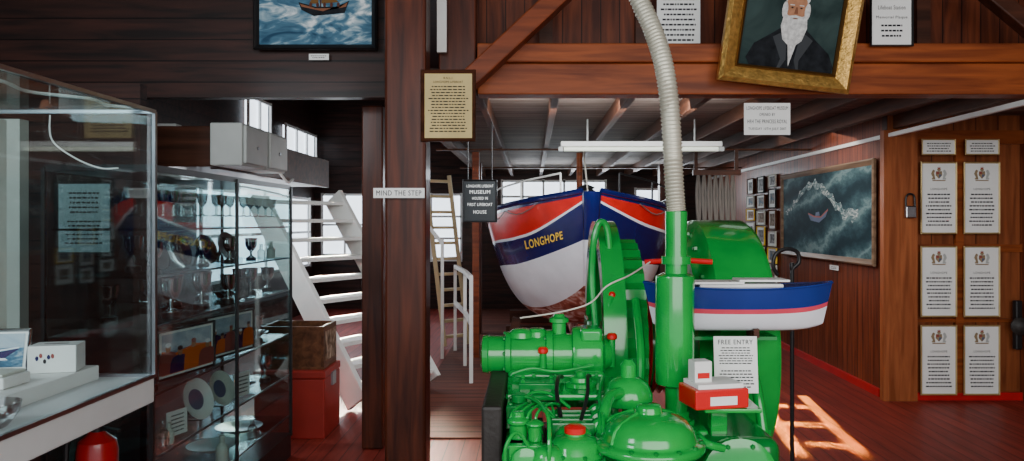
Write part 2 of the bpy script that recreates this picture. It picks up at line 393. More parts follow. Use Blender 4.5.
for i in range(9):
    x=-.88+i*.52
    o=MB().bb((x-.026,5.06,2.44),(x+.026,13.98,2.56)).obj("ceiling_joist",M_joist,smooth=False,bevel=.004)
    top(o,"slim brown wooden joist under the boarded ceiling","joist","ceiling joists")
for y in(8.7,11.6):
    o=MB().bb((-1.1,y,2.42),(3.2,y+.07,2.44)).obj("ceiling_batten",M_joist,smooth=False); top(o,"wooden cross batten under the joists","batten","ceiling battens")
e=thing("front_beam",(1.9,4.95,2.4),"reddish varnished timber beam carrying the upper floor edge","beam")
MB().bb((-.35,4.88,2.42),(XR,5.05,2.62)).obj("lower_board",M_beam,e,smooth=False,bevel=.008)
MB().bb((-.35,4.84,2.62),(XR,5.19,2.74)).obj("upper_board",M_beam,e,smooth=False,bevel=.008)
for x in(.05,.7,2.6,):
    o=MB().bb((x,5.13,2.745),(x+.09,5.195,4.29)).obj("mullion_post",M_beamd,smooth=False); top(o,"slim dark timber upright above the beam","post","uprights on the upper wall")
o=MB().bb((-.875,4.5,0),(-.63,4.72,4.3)).obj("timber_post",M_postw,smooth=False,bevel=.018); top(o,"thick varnished dark red-brown timber post","post")
o=MB().bb((-1.2,5.35,0),(-1.05,5.5,2.42)).obj("timber_post",M_postw,smooth=False,bevel=.01); top(o,"dark slimmer timber post beside the stairs","post")
o=MB().beam(W(468,82,4.78),W(575,-18,4.78),.12,.15,(0,1,0)).obj("diagonal_brace",M_brace,smooth=False,bevel=.01); top(o,"diagonal red-brown timber brace on the beam","brace")
o=MB().beam(W(978,-15,4.78),W(1050,45,4.78),.1,.1,(0,1,0)).obj("diagonal_brace",M_beamd,smooth=False,bevel=.01); top(o,"diagonal dark timber brace near the roof","brace")
o=MB().bb(W(437,52,4.8),W(447,-20,4.83)).obj("white_strip",M_white,smooth=False); top(o,"narrow white board fixed beside the post","board")
o=MB().bb((-.60,4.87,2.42),(-.36,5.0,4.29)).obj("timber_post",M_postw,smooth=False,bevel=.01); top(o,"dark timber stud behind the cream notice","post")
# landing
e=thing("stair_landing",(-3,6.7,1.98),"dark timber landing above the display cabinet","landing")
MB().bb((XL+.01,5.3,1.98),(-2.26,8.2,2.06)).obj("deck",M_walldark,e,smooth=False)
MB().bb((XL+.01,5.22,1.98),(-2.19,5.3,2.26)).obj("front_fascia",M_landing,e,smooth=False,bevel=.006)
MB().bb((-2.25,5.31,1.97),(-2.19,8.2,2.26)).obj("side_fascia",M_landing,e,smooth=False,bevel=.006)
def greybox(y0,y1,lab):
    e=thing("junction_box",(-2.05,(y0+y1)/2,2.0),lab,"electrical box","grey boxes on the landing")
    MB().bb((-2.185,y0,1.985),(-1.965,y1,2.275)).obj("body",M_grey,e,smooth=False,bevel=.01)
    MB().bb((-1.965,y0+.015,2.0),(-1.94,y1-.015,2.26)).obj("cover",M_grey,e,smooth=False,bevel=.01)
    MB().cyl((-1.94,(y0+y1)/2,2.12),(-1.93,(y0+y1)/2,2.12),.012).obj("screw",M_pewter,e)
greybox(5.15,5.60,"large grey enamel electrical box on the landing edge"); greybox(5.63,6.05,"grey enamel electrical box beside a larger one")
o=MB().tube([(-2.05,6.06,2.05),(-2.0,6.2,1.93),(-2.05,6.5,1.96),(-2.17,6.9,1.99)],.01,8,smooth=6).obj("cable",M_white); top(o,"white cable sagging from the grey boxes","cable")
for i,(x,h,m) in enumerate(((-3.0,.10,M_bluem),(-2.8,.14,M_board),(-2.6,.09,M_grey))):
    o=MB().bb((x-.07,5.4,2.061),(x+.07,5.5,2.061+h+.15)).obj("storage_tin",m,smooth=False,bevel=.01); top(o,"small tin standing on the dark landing","tin","tins on the landing")

# ------------------------------------------------------------ stairs
def stair(p0,p1,wv,n,mt,label,td=.13,sw=.26):
    p0=V(p0);p1=V(p1);wv=V(wv); c=(p0+p1+wv)/2; c.z=0
    e=thing("staircase",c,label,"stairs")
    for o_ in(V((0,0,0)),wv): MB().beam(p0+o_,p1+o_,.05,sw,(0,0,1)).obj("stringer",mt,e,smooth=False,bevel=.004)
    wn=wv.normalized()
    for i in range(n):
        q=p0+(p1-p0)*((i+.6)/n); a=q+wn*.025; b=q+wv-wn*.025
        MB().beam(a,b,td*2,.035,(0,0,1)).obj("tread",mt,e,smooth=False,bevel=.004)
    return e
stair((-1.46,6.38,.08),(-2.56,7.03,1.86),(.50,.86,0),10,M_white,"wide white painted open-tread staircase with thick stringers",.12,.24)
stair((-1.10,9.6,.03),(-1.35,9.6,2.2),(.28,.2,0),11,M_ladder,"distant yellowish painted ladder stair lit from outside",.035,.05)
e=thing("handrail",(-1.2,8.6,0),"slim white painted wooden stair handrail","handrail")
MB().beam((-1.05,8.9,.0),(-1.05,8.9,1.4),.035,.035,(0,1,0)).obj("newel",M_white,e,smooth=False)
MB().beam((-1.05,8.9,1.35),(-1.5,8.9,1.9),.03,.04).obj("rail",M_white,e,smooth=False)
e=thing("white_rail",(-.75,8.5,0),"slim white painted guard rail beside the boat","railing")
RP=[(-.60,7.5),(-.74,8.4),(-.95,9.4)]
for x,y in RP: MB().bb((x-.018,y-.018,0),(x+.018,y+.018,1.05)).obj("baluster",M_white,e,smooth=False)
for z in(1.05,.6):
    for (xa,ya),(xb,yb) in zip(RP,RP[1:]): MB().beam((xa,ya,z),(xb,yb,z),.035,.045).obj("rail",M_white,e,smooth=False)

# ------------------------------------------------------------ signs & pictures
M_bright=mat("bright_sign_white",(.95,.95,.93),.6,noise=.02)
picture(W(399,193,4.46),.30,.058,"small white sign reading mind the step on the post","sign","step_sign",bw=0,cm=M_bright,lines=[('t',"MIND THE STEP",.5,.88,.52)])
picture(W(448.5,106,4.5),.325,.425,"framed aged cream notice board hanging from the beam","notice","framed_notice",fm=M_beamd,cm=M_cream,bw=.022,
  lines=[('t',"R.N.L.I.",.93,.2,.035),('t',"LONGHOPE LIFEBOAT",.87,.62,.035),('b',.08,.82,16,.86)])
picture(W(480,201,6.4),.29,.36,"black notice board with white painted lettering","sign","black_sign",fm=M_black,cm=M_board,bw=.015,ink=M_paper,
  lines=[('t',"LONGHOPE LIFEBOAT",.88,.86,.07),('t',"MUSEUM",.73,.66,.09),('t',"HOUSED IN",.57,.5,.07),('t',"FIRST LIFEBOAT",.41,.8,.075),('t',"HOUSE",.22,.42,.085)])
e=thing("sign_chain",W(480,172,6.4),"thin chains hanging the black sign from the ceiling","chain")
for dx in(-12,12): MB().cyl(W(480+dx,180,6.4),V((W(480+dx,0,6.4).x,6.4,2.56)),.005,seg=6).obj("chain_strand",M_black,e)
picture(W(767,119,4.78),.29,.2,"white opening sign pinned to the beam","sign","opening_sign",bw=0,
  lines=[('t',"LONGHOPE LIFEBOAT MUSEUM",.84,.9,.11),('t',"OPENED BY",.64,.34,.09),('t',"HRH THE PRINCESS ROYAL",.42,.86,.12),('t',"TUESDAY 10TH JULY 2007",.18,.82,.10)])
picture(W(678.5,10,5.1),.29,.5,"white typed notice on the boarded upper wall","notice","paper_notice",bw=0,lines=[('b',.06,.95,13,.86)])
picture(W(891,15,4.8),.27,.4,"white notice in a thin black frame on the upper wall","notice","framed_notice",fm=M_black,bw=.012,
  lines=[('t',"Lifeboat Station",.62,.7,.07),('t',"Memorial Plaque",.45,.8,.06),('b',.1,.36,3,.6),('b',.72,.92,2,.8)])
picture(W(319,57,4.97),.13,.04,"tiny white caption card below the sea painting","label","caption_card",bw=0,lines=[('b',.2,.8,2,.8)])
# portrait
c=W(793.5,6,4.72); w,h=.82,1.0
e=thing("portrait_painting",c,"oil portrait of a white-bearded man in an ornate gilt frame","painting")
frame_mb(c,w,h,.10,.07).obj("gilt_frame",M_gold,e,smooth=False)
frame_mb(c+V((0,-.02,0)),w-.19,h-.19,.02,.03).obj("inner_moulding",M_dgilt,e,smooth=False)
MB().bb(c+V((-w/2+.1,-.02,-h/2+.1)),c+V((w/2-.1,-.01,h/2-.1))).obj("canvas",M_canvas,e,smooth=False)
mb=MB(); y=-.024; hc=c+V((.015,0,-.03))
def PP(pts,m,dy=0): mb.quad([hc+V((x,y-dy,z)) for x,z in pts],m)
PP([(-.24,-.36),(-.27,-.31),(-.23,-.22),(-.13,-.15),(-.05,-.09),(.06,-.09),(.14,-.16),(.24,-.24),(.28,-.32),(.27,-.36)],2)
PP([(-.035,-.13),(.0,-.34),(.045,-.13)],1,.0008)
mb.ell(hc+V((0,y-.001,0)),.075,.105,24,0)
mb.ell(hc+V((0,y-.0014,.075)),.078,.05,20,1)
mb.ell(hc+V((0,y-.0017,.045)),.064,.052,20,0)
mb.ell(hc+V((-.07,y-.0018,.0)),.018,.05,12,1); mb.ell(hc+V((.07,y-.0018,.0)),.018,.05,12,1)
PP([(-.07,-.02),(-.04,-.035),(0,-.028),(.04,-.035),(.07,-.02),(.082,-.1),(.06,-.18),(0,-.23),(-.06,-.18),(-.082,-.1)],1,.0022)
for sx in(-1,1):
    mb.ell(hc+V((sx*.028,y-.003,.016)),.011,.005,10,3); mb.ell(hc+V((sx*.028,y-.0032,.016)),.005,.005,10,2); mb.box(hc+V((sx*.029,y-.003,.032)),(.028,.0005,.005),m=1)
PP([(-.006,.02),(-.012,-.02),(.012,-.02),(.006,.02)],3,.003)
mb.ell(hc+V((0,y-.0032,-.048)),.018,.004,10,3)
PP([(-.12,-.17),(-.04,-.12),(-.02,-.3),(-.05,-.355),(-.07,-.355),(-.055,-.3)],4,.0015); PP([(.13,-.17),(.05,-.12),(.03,-.3),(.05,-.355),(.065,-.355),(.06,-.3)],4,.0015)
mb.obj("painted_sitter",[M_skin,M_hair,M_coat,M_shade,mat("painted_lapel",(.03,.035,.04),.7)],e,smooth=False)
e.rotation_euler=(D2R(8),D2R(6.5),0)
# sea painting upper left
c=W(316,12,4.95); w=.8; h=.5
e=thing("sea_painting",c,"framed painting of a rowing lifeboat in rough sea","painting")
frame_mb(c,w,h,.035,.04).obj("frame",M_black,e,smooth=False)
MB().bb(c+V((-w/2+.03,-.012,-h/2+.03)),c+V((w/2-.03,-.004,h/2-.03))).obj("canvas",M_sea2,e,smooth=False)
mb=MB(); q=c+V((.05,-.016,.03))
def PQ(p,m,dy=0): mb.quad([q+V((a,-dy,b)) for a,b in p],m)
mb.quad([q+V((a,.001,b)) for a,b in((-.41,.08),(.31,.08),(.31,.18),(-.41,.18))],4)
PQ([(-.14,-.02),(-.16,.03),(-.05,.0),(.1,.0),(.17,.04),(.14,-.04),(-.06,-.06)],0); PQ([(-.14,.0),(-.15,.02),(-.05,-.01),(.1,-.01),(.16,.03),(.15,.0),(0,-.03)],1,.001)
PQ([(-.02,0),(-.02,.15),(-.012,.15),(-.012,0)],2); PQ([(-.01,.02),(-.005,.15),(.1,.03)],3); PQ([(-.09,.02),(-.03,.13),(-.03,.02)],3)
for i in range(5): mb.ell(q+V((-.08+.045*i,-.002,.012)),.01,.016,8,2)
mb.obj("painted_boat",[M_coat,M_shade,M_postw,M_dgilt,M_skyp],e,smooth=False)
def waveart(e,c,yy,iw,ih):
    mb=MB()
    def P(p,m,d=0): mb.quad([c+V((x,yy-d,z)) for x,z in p],m)
    n=30; A=[];B=[]
    for i in range(n+1):
        t=i/n; x=-1.15+2.1*t; z=.02+.33*math.sin(math.pi*min(1,t*1.15))**1.5
        A.append((x,min(ih/2-.01,z+.02+.02*math.sin(i*1.9)+.015*math.sin(i*3.7)))); B.append((x,z-.03-.09*t*abs(math.sin(i*.9+1))-.02*math.sin(i*2.3)))
    for i in range(n): P([B[i],B[i+1],A[i+1],A[i]],2)
    def Q(p,m,d): P([(x*1.0-.1,z*.8-.08) for x,z in p],m,d)
    Q([(-.28,.10),(-.2,.01),(.05,-.02),(.24,.06),(.30,.15),(.1,.05),(-.1,.06)],0,.001); Q([(-.28,.12),(-.1,.075),(.1,.065),(.3,.165),(.3,.14),(.1,.045),(-.1,.055),(-.28,.1)],1,.0015)
    Q([(-.06,.07),(-.05,.12),(.05,.13),(.07,.075)],0,.0012)
    mb.obj("painted_wave_and_lifeboat",[M_dblue,M_dred,M_foam],e,smooth=False)
picture((3.17,8.3,1.69),2.6,1.0,"large painting of a lifeboat in a towering dark wave","painting","wave_painting",fm=wood("pale_frame_wood",(.12,.07,.04),(.28,.18,.11),'X'),cm=M_sea,bw=.06,t=.035,rz=-math.pi/2,extra=waveart)
k=0
for cy in range(3):
    zz=2.25
    for r in range(6):
        hh=random.choice((.20,.26,.17,.23)); ww=random.choice((.30,.40,.36)); yy=10.02+cy*.5; zz-=hh/2+.02
        if zz-hh/2>.7:
            picture((3.175,yy,zz),ww,hh,"small framed photograph on the side wall","picture","framed_photo",fm=(M_offw,M_black,M_wbox,M_offw,M_goldp)[k%5],cm=M_paper,mount=((M_bw,M_photo,M_sepia)[k%3],random.choice((.6,.7,.8))),bw=.015,t=.02,rz=-math.pi/2,group="small framed photographs on the side wall")
        zz-=hh/2; k+=1
picture((3.18,8.0,1.12),.22,.05,"small white caption card below the wave painting","label","caption_card",bw=0,rz=-math.pi/2,lines=[('b',.2,.8,2,.8)])
M_plf=mat("brass_frame",(.5,.36,.16),.4,metal=.5)
for r,(y0,y1) in enumerate(((162,234),(246,317),(325,395))):
    for cx,w in((938.5,34),(981.5,34)):
        c=W(cx,(y0+y1)/2,6.78); 
        picture(c,w/F*6.78+.02,(y1-y0)/F*6.78,"white service certificate with coat of arms in a thin brass frame","certificate","service_certificate",fm=M_plf,bw=.014,t=.015,crest=True,
          lines=[('t',"LONGHOPE",.63,.5,.03),('b',.08,.58,9,.8)],group="framed certificates on the board wall")
for cx in(938.5,982): picture(W(cx,147,6.72),.30,.14,"white service certificate under the ceiling edge","certificate","service_certificate",fm=M_plf,bw=.01,t=.012,lines=[('b',.1,.85,4,.8)],group="framed certificates on the board wall")
e=thing("padlock",W(910,208,6.7),"grey padlock hanging from a hasp on the corner post","padlock")
MB().bb(W(904,206,6.76),W(917,218,6.72)).obj("lock_body",M_pewter,e,smooth=False,bevel=.01)
MB().tube([W(906,207,6.74),W(906,198,6.74),W(909,194,6.74),W(914,196,6.74),W(915,207,6.74)],.009,8,smooth=5).obj("shackle",M_black,e)
# dark bracket at the wall corner
e=thing("wall_bracket",W(1019,325,6.5),"dark metal bracket with coiled hose on the board wall","bracket")
MB().bb(W(1012,300,6.78),W(1023,350,6.72)).obj("back_plate",M_black,e,smooth=False,bevel=.01)
MB().lathe([(.03,0),(.075,.01),(.08,.04),(.05,.06),(.02,.07)],W(1019,326,6.72),(-.2,-1,0),20).obj("reel",M_blk2,e)
# strip light
c=W(641,147,7.1)
e=thing("strip_light",c,"white fluorescent strip light under the ceiling joists","strip light")
MB().bb(c+V((-.75,-.05,.0)),c+V((.75,.05,.05))).obj("housing",M_white,e,smooth=False,bevel=.008)
MB().cyl(c+V((-.72,0,-.02)),c+V((.72,0,-.02)),.02,seg=16).obj("tube",M_tube,e)
for s in(-1,1):
    MB().bb(c+V((s*.75-.02,-.03,-.04)),c+V((s*.75+.02,.03,.0))).obj("end_cap",M_grey,e,smooth=False)
    MB().cyl(c+V((s*.5,0,.05)),c+V((s*.5,0,2.56-c.z)),.008,seg=8).obj("hanger",M_grey,e)

# ------------------------------------------------------------ boat
BX=.55; B0=7.0; BL=6.4
def hull(u,v,s,off=0):
    b=.09+1.01*(1-(1-min(u/.42,1))**3.3)*(1 if u<.6 else 1-.55*((u-.6)/.4)**2)
    zs=1.88-.26*min(u/.38,1)**.75+ (.1*((u-.5)/.5)**2 if u>.5 else 0)
    zk=.50+ .20*max(0,1-u/.12)**2
    fl=min(1,u/.14)
    p=.56-.26*fl
    hw=b*(v**p)
    z=zk+(zs-zk)*(v**(1.0+.35*fl))
    yy=B0+u*BL+ (1-v)**1.4*.7*max(0,1-u/.5)
    return V((BX+s*hw,yy,z))
def hn(u,v,s):
    e=.004; a=hull(u+e,v,s)-hull(max(u-e,0),v,s); b=hull(u,v+e,s)-hull(u,v-e,s); n=a.cross(b).normalized()
    if n.x*s<0: n=-n
    return n
e=thing("lifeboat",(BX,B0+BL/2,.4),"large wooden lifeboat with red, navy and white hull","boat")
NU=56
def rows(u,s):
    """v rows that follow the paint lines exactly -> smooth bands"""
    lo=.80+.13*max(0,1-u/.10)**2 if s<0 else .86+.07*max(0,1-u/.10)**2
    wl=.58+.04*math.cos(min(1,u/.4)*math.pi/2)
    K=[(0,0),(.23,8),(wl,12),(lo-.018,9),(lo,2),(.972,6),(1,2)]
    out=[(0,3)]
    mats=[None,3,2,0,2,1,0]
    for k in range(1,7):
        a=K[k-1][0]; b=K[k][0]; n=K[k][1]
        for i in range(1,n+1): out.append((a+(b-a)*i/n,mats[k]))
    return out
mb=MB()
for s in(-1,1):
    grid=[];mm=None
    for i in range(NU+1):
        u=(i/NU)**1.7; R=rows(u,s); grid.append([mb.bm.verts.new(hull(u,v,s)) for v,_ in R]); mm=[m for _,m in R]
    for i in range(NU):
        for j in range(len(mm)-1):
            f=mb.bm.faces.new((grid[i][j],grid[i+1][j],grid[i+1][j+1],grid[i][j+1])); f.material_index=mm[j+1]
# rounded stem, painted navy above the waterline
prev=None; R=rows(0,-1)
for k in range(9):
    a=-math.pi/2+math.pi*k/8; col=[]
    for v,_ in R:
        r_=hull(0,v,1); hw=r_.x-BX; col.append(mb.bm.verts.new(V((BX+hw*math.sin(a),r_.y-hw*.9*math.cos(a),r_.z))))
    if prev:
        for j in range(len(R)-1):
            f=mb.bm.faces.new((prev[j],col[j],col[j+1],prev[j+1])); m=R[j+1][1]
            if R[j+1][0]>.7: m=0
            f.material_index=m
    prev=col
bmesh.ops.remove_doubles(mb.bm,verts=mb.bm.verts,dist=.0008)
mb.obj("hull",[M_blue,M_hullred,M_hullw,M_bottom],e,ang=80)
us=[(i/NU)**1.7 for i in range(NU+1)]
mb=MB()
Lr=[hull(u,1,-1)+V((.01,0,-.03)) for u in us[1:]]; Rr=[hull(u,1,1)+V((-.01,0,-.03)) for u in us[1:]]
mb.rings([[a,(a+b)/2+V((0,0,.06)),b] for a,b in zip(Lr,Rr)],cap=False,closed=False)
mb.obj("deck",M_offw,e)
for s in(-1,1):
    MB().tube([hull(u,1,s)+V((0,0,.01)) for u in us],.028,8).obj("gunwale",M_blue,e)
    pts=[]
    for i in range(41):
        u=.06+.6*i/40; v=.975-.04*abs(math.sin(i/40*math.pi*8)); pts.append(hull(u,v,s)+hn(u,v,s)*.02)
    MB().tube(pts,.005,6).obj("grab_line",M_coil,e)
MB().bb((BX-.07,8.0,.2),(BX+.07,13.2,.53)).obj("keel",M_bottom,e,smooth=False,bevel=.01)
me=textmesh("LONGHOPE",.015); xs=[v.co.x for v in me.vertices]; ys=[v.co.y for v in me.vertices]
x0,x1,y0,y1=min(xs),max(xs),min(ys),max(ys)
bm=bmesh.new(); bm.from_mesh(me); bmesh.ops.subdivide_edges(bm,edges=bm.edges,cuts=2)
for vv in bm.verts:
    s_=(vv.co.x-x0)/(x1-x0); t_=(vv.co.y-y0)/(y1-y0)
    u=.10-.072*s_**.85; v=.70-.01*s_+.06*t_; vv.co=hull(u,v,-1)+hn(u,v,-1)*.012
bm.to_mesh(me); bm.free(); me.materials.clear(); me.materials.append(M_goldp)
cc=hull(.1,.8,-1)
for vv in me.vertices: vv.co-=cc
o=bpy.data.objects.new("name_lettering",me); COL.objects.link(o); o.parent=e; o.location=cc-e.location
MB().bb((BX-.35,9.6,1.55),(BX+.35,11.2,1.95)).obj("cabin",M_offw,e,smooth=False,bevel=.06,bseg=4)
MB().cyl((BX,8.8,1.6),(BX,8.8,2.40),.035,seg=12).obj("mast",M_beam,e)
for s in(-1,1):
    mb=MB()
    P=[hull(u,1,s)+V((-s*.03,0,.22)) for u in(.03,.1,.2,.32,.45)]
    mb.tube(P,.010,8,smooth=5)
    for u in(.03,.1,.2,.32,.45): q=hull(u,1,s)+V((-s*.03,0,0)); mb.cyl(q,q+V((0,0,.22)),.010,seg=8)
    mb.obj("guard_rail",M_white if s<0 else M_black,e)
MB().lathe([(.05,0),(.07,.02),(.05,.05),(.05,.14),(.09,.17),(.02,.2)],(BX,7.7,1.78)).obj("capstan",M_black,e)
MB().tube([(BX,7.5,1.90),(BX-.02,7.9,2.40)],.008,6).obj("rigging_line",M_rope,e)
e=thing("boat_cradle",(BX,8.6,0),"dark timber slipway cradle under the lifeboat","cradle")
for yy in(8.6,10.2,12): MB().bb((BX-.9,yy,0),(BX+.9,yy+.2,.2)).obj("cross_timber",M_beamd,e,smooth=False)
for s in(-1,1):
    MB().beam((BX+s*.8,8.7,.2),(BX+s*.72,8.7,.50),.1,.12,(0,1,0)).obj("bilge_prop",M_beamd,e,smooth=False)
e=thing("hanging_ropes",(2.05,8.6,1.3),"rows of weathered hanging rope coils beside the boat","rope coils")
mb=MB()
for i in range(7):
    x=1.88+i*.065
    mb.tube([(x,8.6,2.15),(x-.02,8.58,1.9),(x,8.56,1.55),(x+.02,8.6,1.9),(x+.005,8.62,2.15)],.017,8,smooth=6)
mb.split("coil",M_coil,e)
MB().bb((1.82,8.58,2.13),(2.36,8.64,2.19)).obj("rack_bar",M_beamd,e,smooth=False)
MB().bb((1.84,8.62,2.19),(1.88,8.64,2.42)).bb((2.30,8.62,2.19),(2.34,8.64,2.42)).split("hanger",M_beamd,e,smooth=False)
o=MB().bb((1.85,11,0),(2.02,11.17,2.44)).obj("timber_post",M_postw,smooth=False); top(o,"dark timber post behind the boat","post")
o=MB().bb((-.85,10.8,.012),(-.72,10.93,2.44)).obj("timber_post",M_postw,smooth=False); top(o,"dark timber post behind the boat","post")
o=MB().bb((-.70,8.9,.013),(-.62,8.98,2.42)).obj("timber_post",M_brace,smooth=False); top(o,"slim red-brown timber post beside the boat","post")

# ------------------------------------------------------------ winch + engine (green)
e=thing("winch_engine",(.4,3.2,0),"gloss green marine winch and engine with red caps","winch engine")
def bolts(mb,pts,axis,r=.012,h=.014,m=0):
    for p in pts: mb.lathe([(r,0),(r,h*.8),(r*.6,h)],p,axis,6,m)
MB().bb((-.17,2.55,0),(-.10,3.6,.98)).obj("side_frame",M_blk2,e,smooth=False,bevel=.01)
MB().bb((-.10,2.2,0),(.62,3.35,.12)).obj("bed",M_blk2,e,smooth=False,bevel=.01)
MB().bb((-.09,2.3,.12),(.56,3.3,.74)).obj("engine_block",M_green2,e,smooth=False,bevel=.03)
MB().bb((-.095,2.38,.74),(.33,3.08,.765)).obj("dark_gap_slab",M_blk2,e,smooth=False)  # black slab stands in for the shade in the gap below the castings
MB().bb((-.10,3.10,.84),(.30,3.42,.99)).obj("gearbox_foot",M_green,e,smooth=True,bevel=.02,bseg=3)
MB().lathe([(.055,0),(.078,.008),(.082,.03),(.078,.035),(.078,.10),(.096,.105),(.096,.125),(.088,.13),(.088,.27),(.103,.275),(.103,.30),(.088,.305),(.088,.38),(.112,.385),(.118,.40),(.118,.49),(.112,.505),(.07,.52),(.05,.55)],(-.215,3.22,1.04),(1,0,0),40).obj("cylinder_housing",M_green,e)
mb=MB()
for xx in(-.112,.058): 
    bolts(mb,[(xx,3.22-.088*math.cos(a),1.04+.088*math.sin(a)) for a in [i*math.pi/4+.2 for i in range(8)]],(-1,0,0),.008,.010)
mb.split("housing_bolt",M_green2,e)
mb=MB(); mb.lathe([(.052,0),(.05,.022),(.036,.034),(.02,.038)],(-.045,3.2,1.115)); mb.lathe([(.045,0),(.043,.022),(.032,.034),(.01,.038)],(.02,3.22,1.115)); mb.obj("lobed_cap",M_green,e)
MB().lathe([(.03,0),(.03,.05),(.042,.055),(.042,.07),(.026,.078),(.02,.09)],(.115,3.24,1.12)).obj("inspection_turret",M_green,e)
MB().bb((.20,3.12,1.10),(.29,3.26,1.16)).obj("top_casting",M_green,e,bevel=.015,bseg=3)
for i in range(5): MB().bb((-.085+.085*i,3.085,.85),(-.07+.085*i,3.12,.985)).obj("casing_rib",M_green,e,smooth=False,bevel=.004)
mb=MB(); bolts(mb,[(-.04+.085*i,3.10,.90) for i in range(4)],(0,-1,0),.011,.014); mb.split("gearbox_bolt",M_green,e)
mb=MB(); mb.rings([[V((-.10,2.84,.93)),V((.33,2.84,.93)),V((.33,3.08,.95)),V((-.10,3.08,.95))],[V((-.10,2.84,.955)),V((.33,2.84,.955)),V((.33,3.08,.975)),V((-.10,3.08,.975))]]); mb.obj("cover_plate",M_green,e,smooth=False,bevel=.01)
mb=MB(); bolts(mb,[(x,2.855,.957) for x in(-.08,.0,.08,.16,.24,.31)]+[(-.085,2.93,.962),(-.085,3.02,.97),(.315,2.93,.962),(.315,3.02,.97)],(0,0,1),.010,.013); mb.split("cover_bolt",M_green2,e)
MB().bb((-.05,2.90,.95),(.09,3.01,.985)).obj("hatch_plate",M_green2,e,bevel=.006)
mb=MB(); bolts(mb,[(-.035,2.915,.985),(.075,2.915,.985),(-.035,2.995,.985),(.075,2.995,.985)],(0,0,1),.008,.01); mb.split("hatch_bolt",M_green,e)
MB().lathe([(.06,0),(.062,.015),(.045,.02),(.042,.035),(.02,.04),(.02,.055),(.01,.06)],(.19,2.96,.962)).obj("breather_cap",M_green,e)
MB().bb((-.09,2.46,.765),(-.015,3.06,.88)).obj("pump_rail",M_green2,e,smooth=False,bevel=.015)
MB().bb((.24,2.60,.765),(.33,3.06,.90)).obj("manifold",M_green,e,smooth=True,bevel=.03,bseg=4)
for i in range(3): MB().tube([(.20,2.60+.1*i,.88),(.235,2.60+.1*i,.915),(.275,2.61+.1*i,.90)],.017,10,smooth=4).obj("manifold_branch",M_green,e)
MB().bb((.075,2.52,.765),(.205,2.82,.91)).obj("rocker_cover",M_green,e,smooth=True,bevel=.035,bseg=5)
MB().lathe([(.095,0),(.10,.012),(.088,.024),(.085,.045),(.066,.062),(.035,.072),(.033,.085)],W(575,432,2.5)-V((0,0,.08)),(0,0,1),32).obj("lobed_casting",M_green,e,ang=45)
mb=MB(); q=W(575,432,2.5)-V((0,0,.066)); bolts(mb,[q+V((.092*math.cos(a),.092*math.sin(a),0)) for a in [i*math.pi/4+.3 for i in range(8)]],(0,0,1),.008,.012); mb.split("lobe_bolt",M_green2,e)
MB().lathe([(.055,0),(.06,.015),(.05,.05),(.03,.062)],W(548,446,2.45)-V((0,0,.06)),(0,0,1),24).obj("small_lobe",M_green,e,ang=45)
mb=MB()
for i in range(4): mb.bb((.066,2.58+i*.06,.79),(.214,2.59+i*.06,.917))
mb.split("rocker_rib",M_green2,e,smooth=False,bevel=.006)
for i in range(5):
    yy=2.58+.055*i
    mb=MB(); pr=[]
    for k in range(9): pr+= [(.014 if k%2 else .010,.008*k)]
    mb.lathe(pr+[(.008,.078)],(.03,yy,.80),(0,0,1),12); mb.obj("valve_spring",M_green if i%2 else M_blk2,e)
mb=MB(); mb.bb((-.075,2.45,.78),(.035,2.60,.88)); mb.lathe([(.03,0),(.03,.05),(.038,.05),(.038,.065),(.02,.075),(.02,.09)],(-.045,2.53,.88)); mb.lathe([(.022,0),(.022,.05),(.03,.05),(.03,.06),(.01,.07)],(.01,2.5,.88)); mb.cyl((-.09,2.5,.83),(.05,2.44,.83),.025); mb.lathe([(.045,0),(.05,.02),(.03,.03)],(-.02,2.45,.83),(0,-1,0)); mb.obj("fuel_pump",M_green,e,bevel=.006)
for (px,pz,r) in((-.055,.80,.014),(.02,.79,.012),(-.02,.77,.01)): MB().lathe([(r,0),(r,.012),(r*.6,.016)],(px,2.42,pz),(0,-1,0),8).obj("union_nut",M_green2,e)
mb=MB()
for i in range(4):
    x=-.06+.028*i; mb.tube([(x,2.52,.88),(x-.01,2.53,.955),(x+.03,2.6,.975),(x+.07,2.68,.955),(.08,2.66+.02*i,.91)],.005,8,smooth=6)
mb.tube([(-.08,2.43,.78),(-.085,2.4,.88),(-.05,2.42,.93),(-.01,2.44,.88)],.006,8,smooth=6); mb.tube([(.05,2.41,.79),(.055,2.40,.9),(.05,2.5,.97),(.0,2.65,.985),(-.07,2.75,.97)],.007,8,smooth=6)
mb.tube([(.235,2.5,.80),(.24,2.56,.93),(.25,2.8,.96),(.28,3.0,.99)],.008,8,smooth=6)
mb.tube([(-.08,3.05,.99),(-.0,3.06,1.01),(.1,3.05,1.0),(.25,3.07,1.02)],.007,8,smooth=6)
mb.tube([(-.05,2.78,.88),(-.02,2.80,.96),(.06,2.80,.97),(.14,2.78,.92)],.006,8,smooth=6)
mb.split("fuel_pipe",M_green,e)
MB().tube([(.12,3.02,.985),(.10,2.88,1.01),(.09,2.76,.98),(.10,2.66,.92)],.008,8,smooth=6).obj("black_hose",M_black,e)
MB().tube([(.23,3.0,.99),(.21,2.86,1.02),(.20,2.74,.98),(.17,2.62,.92)],.007,8,smooth=6).obj("black_hose",M_black,e)
mb=MB(); mb.bb((-.09,2.64,.88),(.0,2.76,.96)); mb.cyl((-.045,2.7,.96),(-.045,2.7,.99),.028); bolts(mb,[(-.075,2.65,.96),(-.015,2.65,.96),(-.075,2.75,.96)],(0,0,1),.009,.01); mb.obj("governor_box",M_green2,e,bevel=.01)
caps=[W(575,432,2.5),W(543,352,3.12),W(612,338,3.2)]
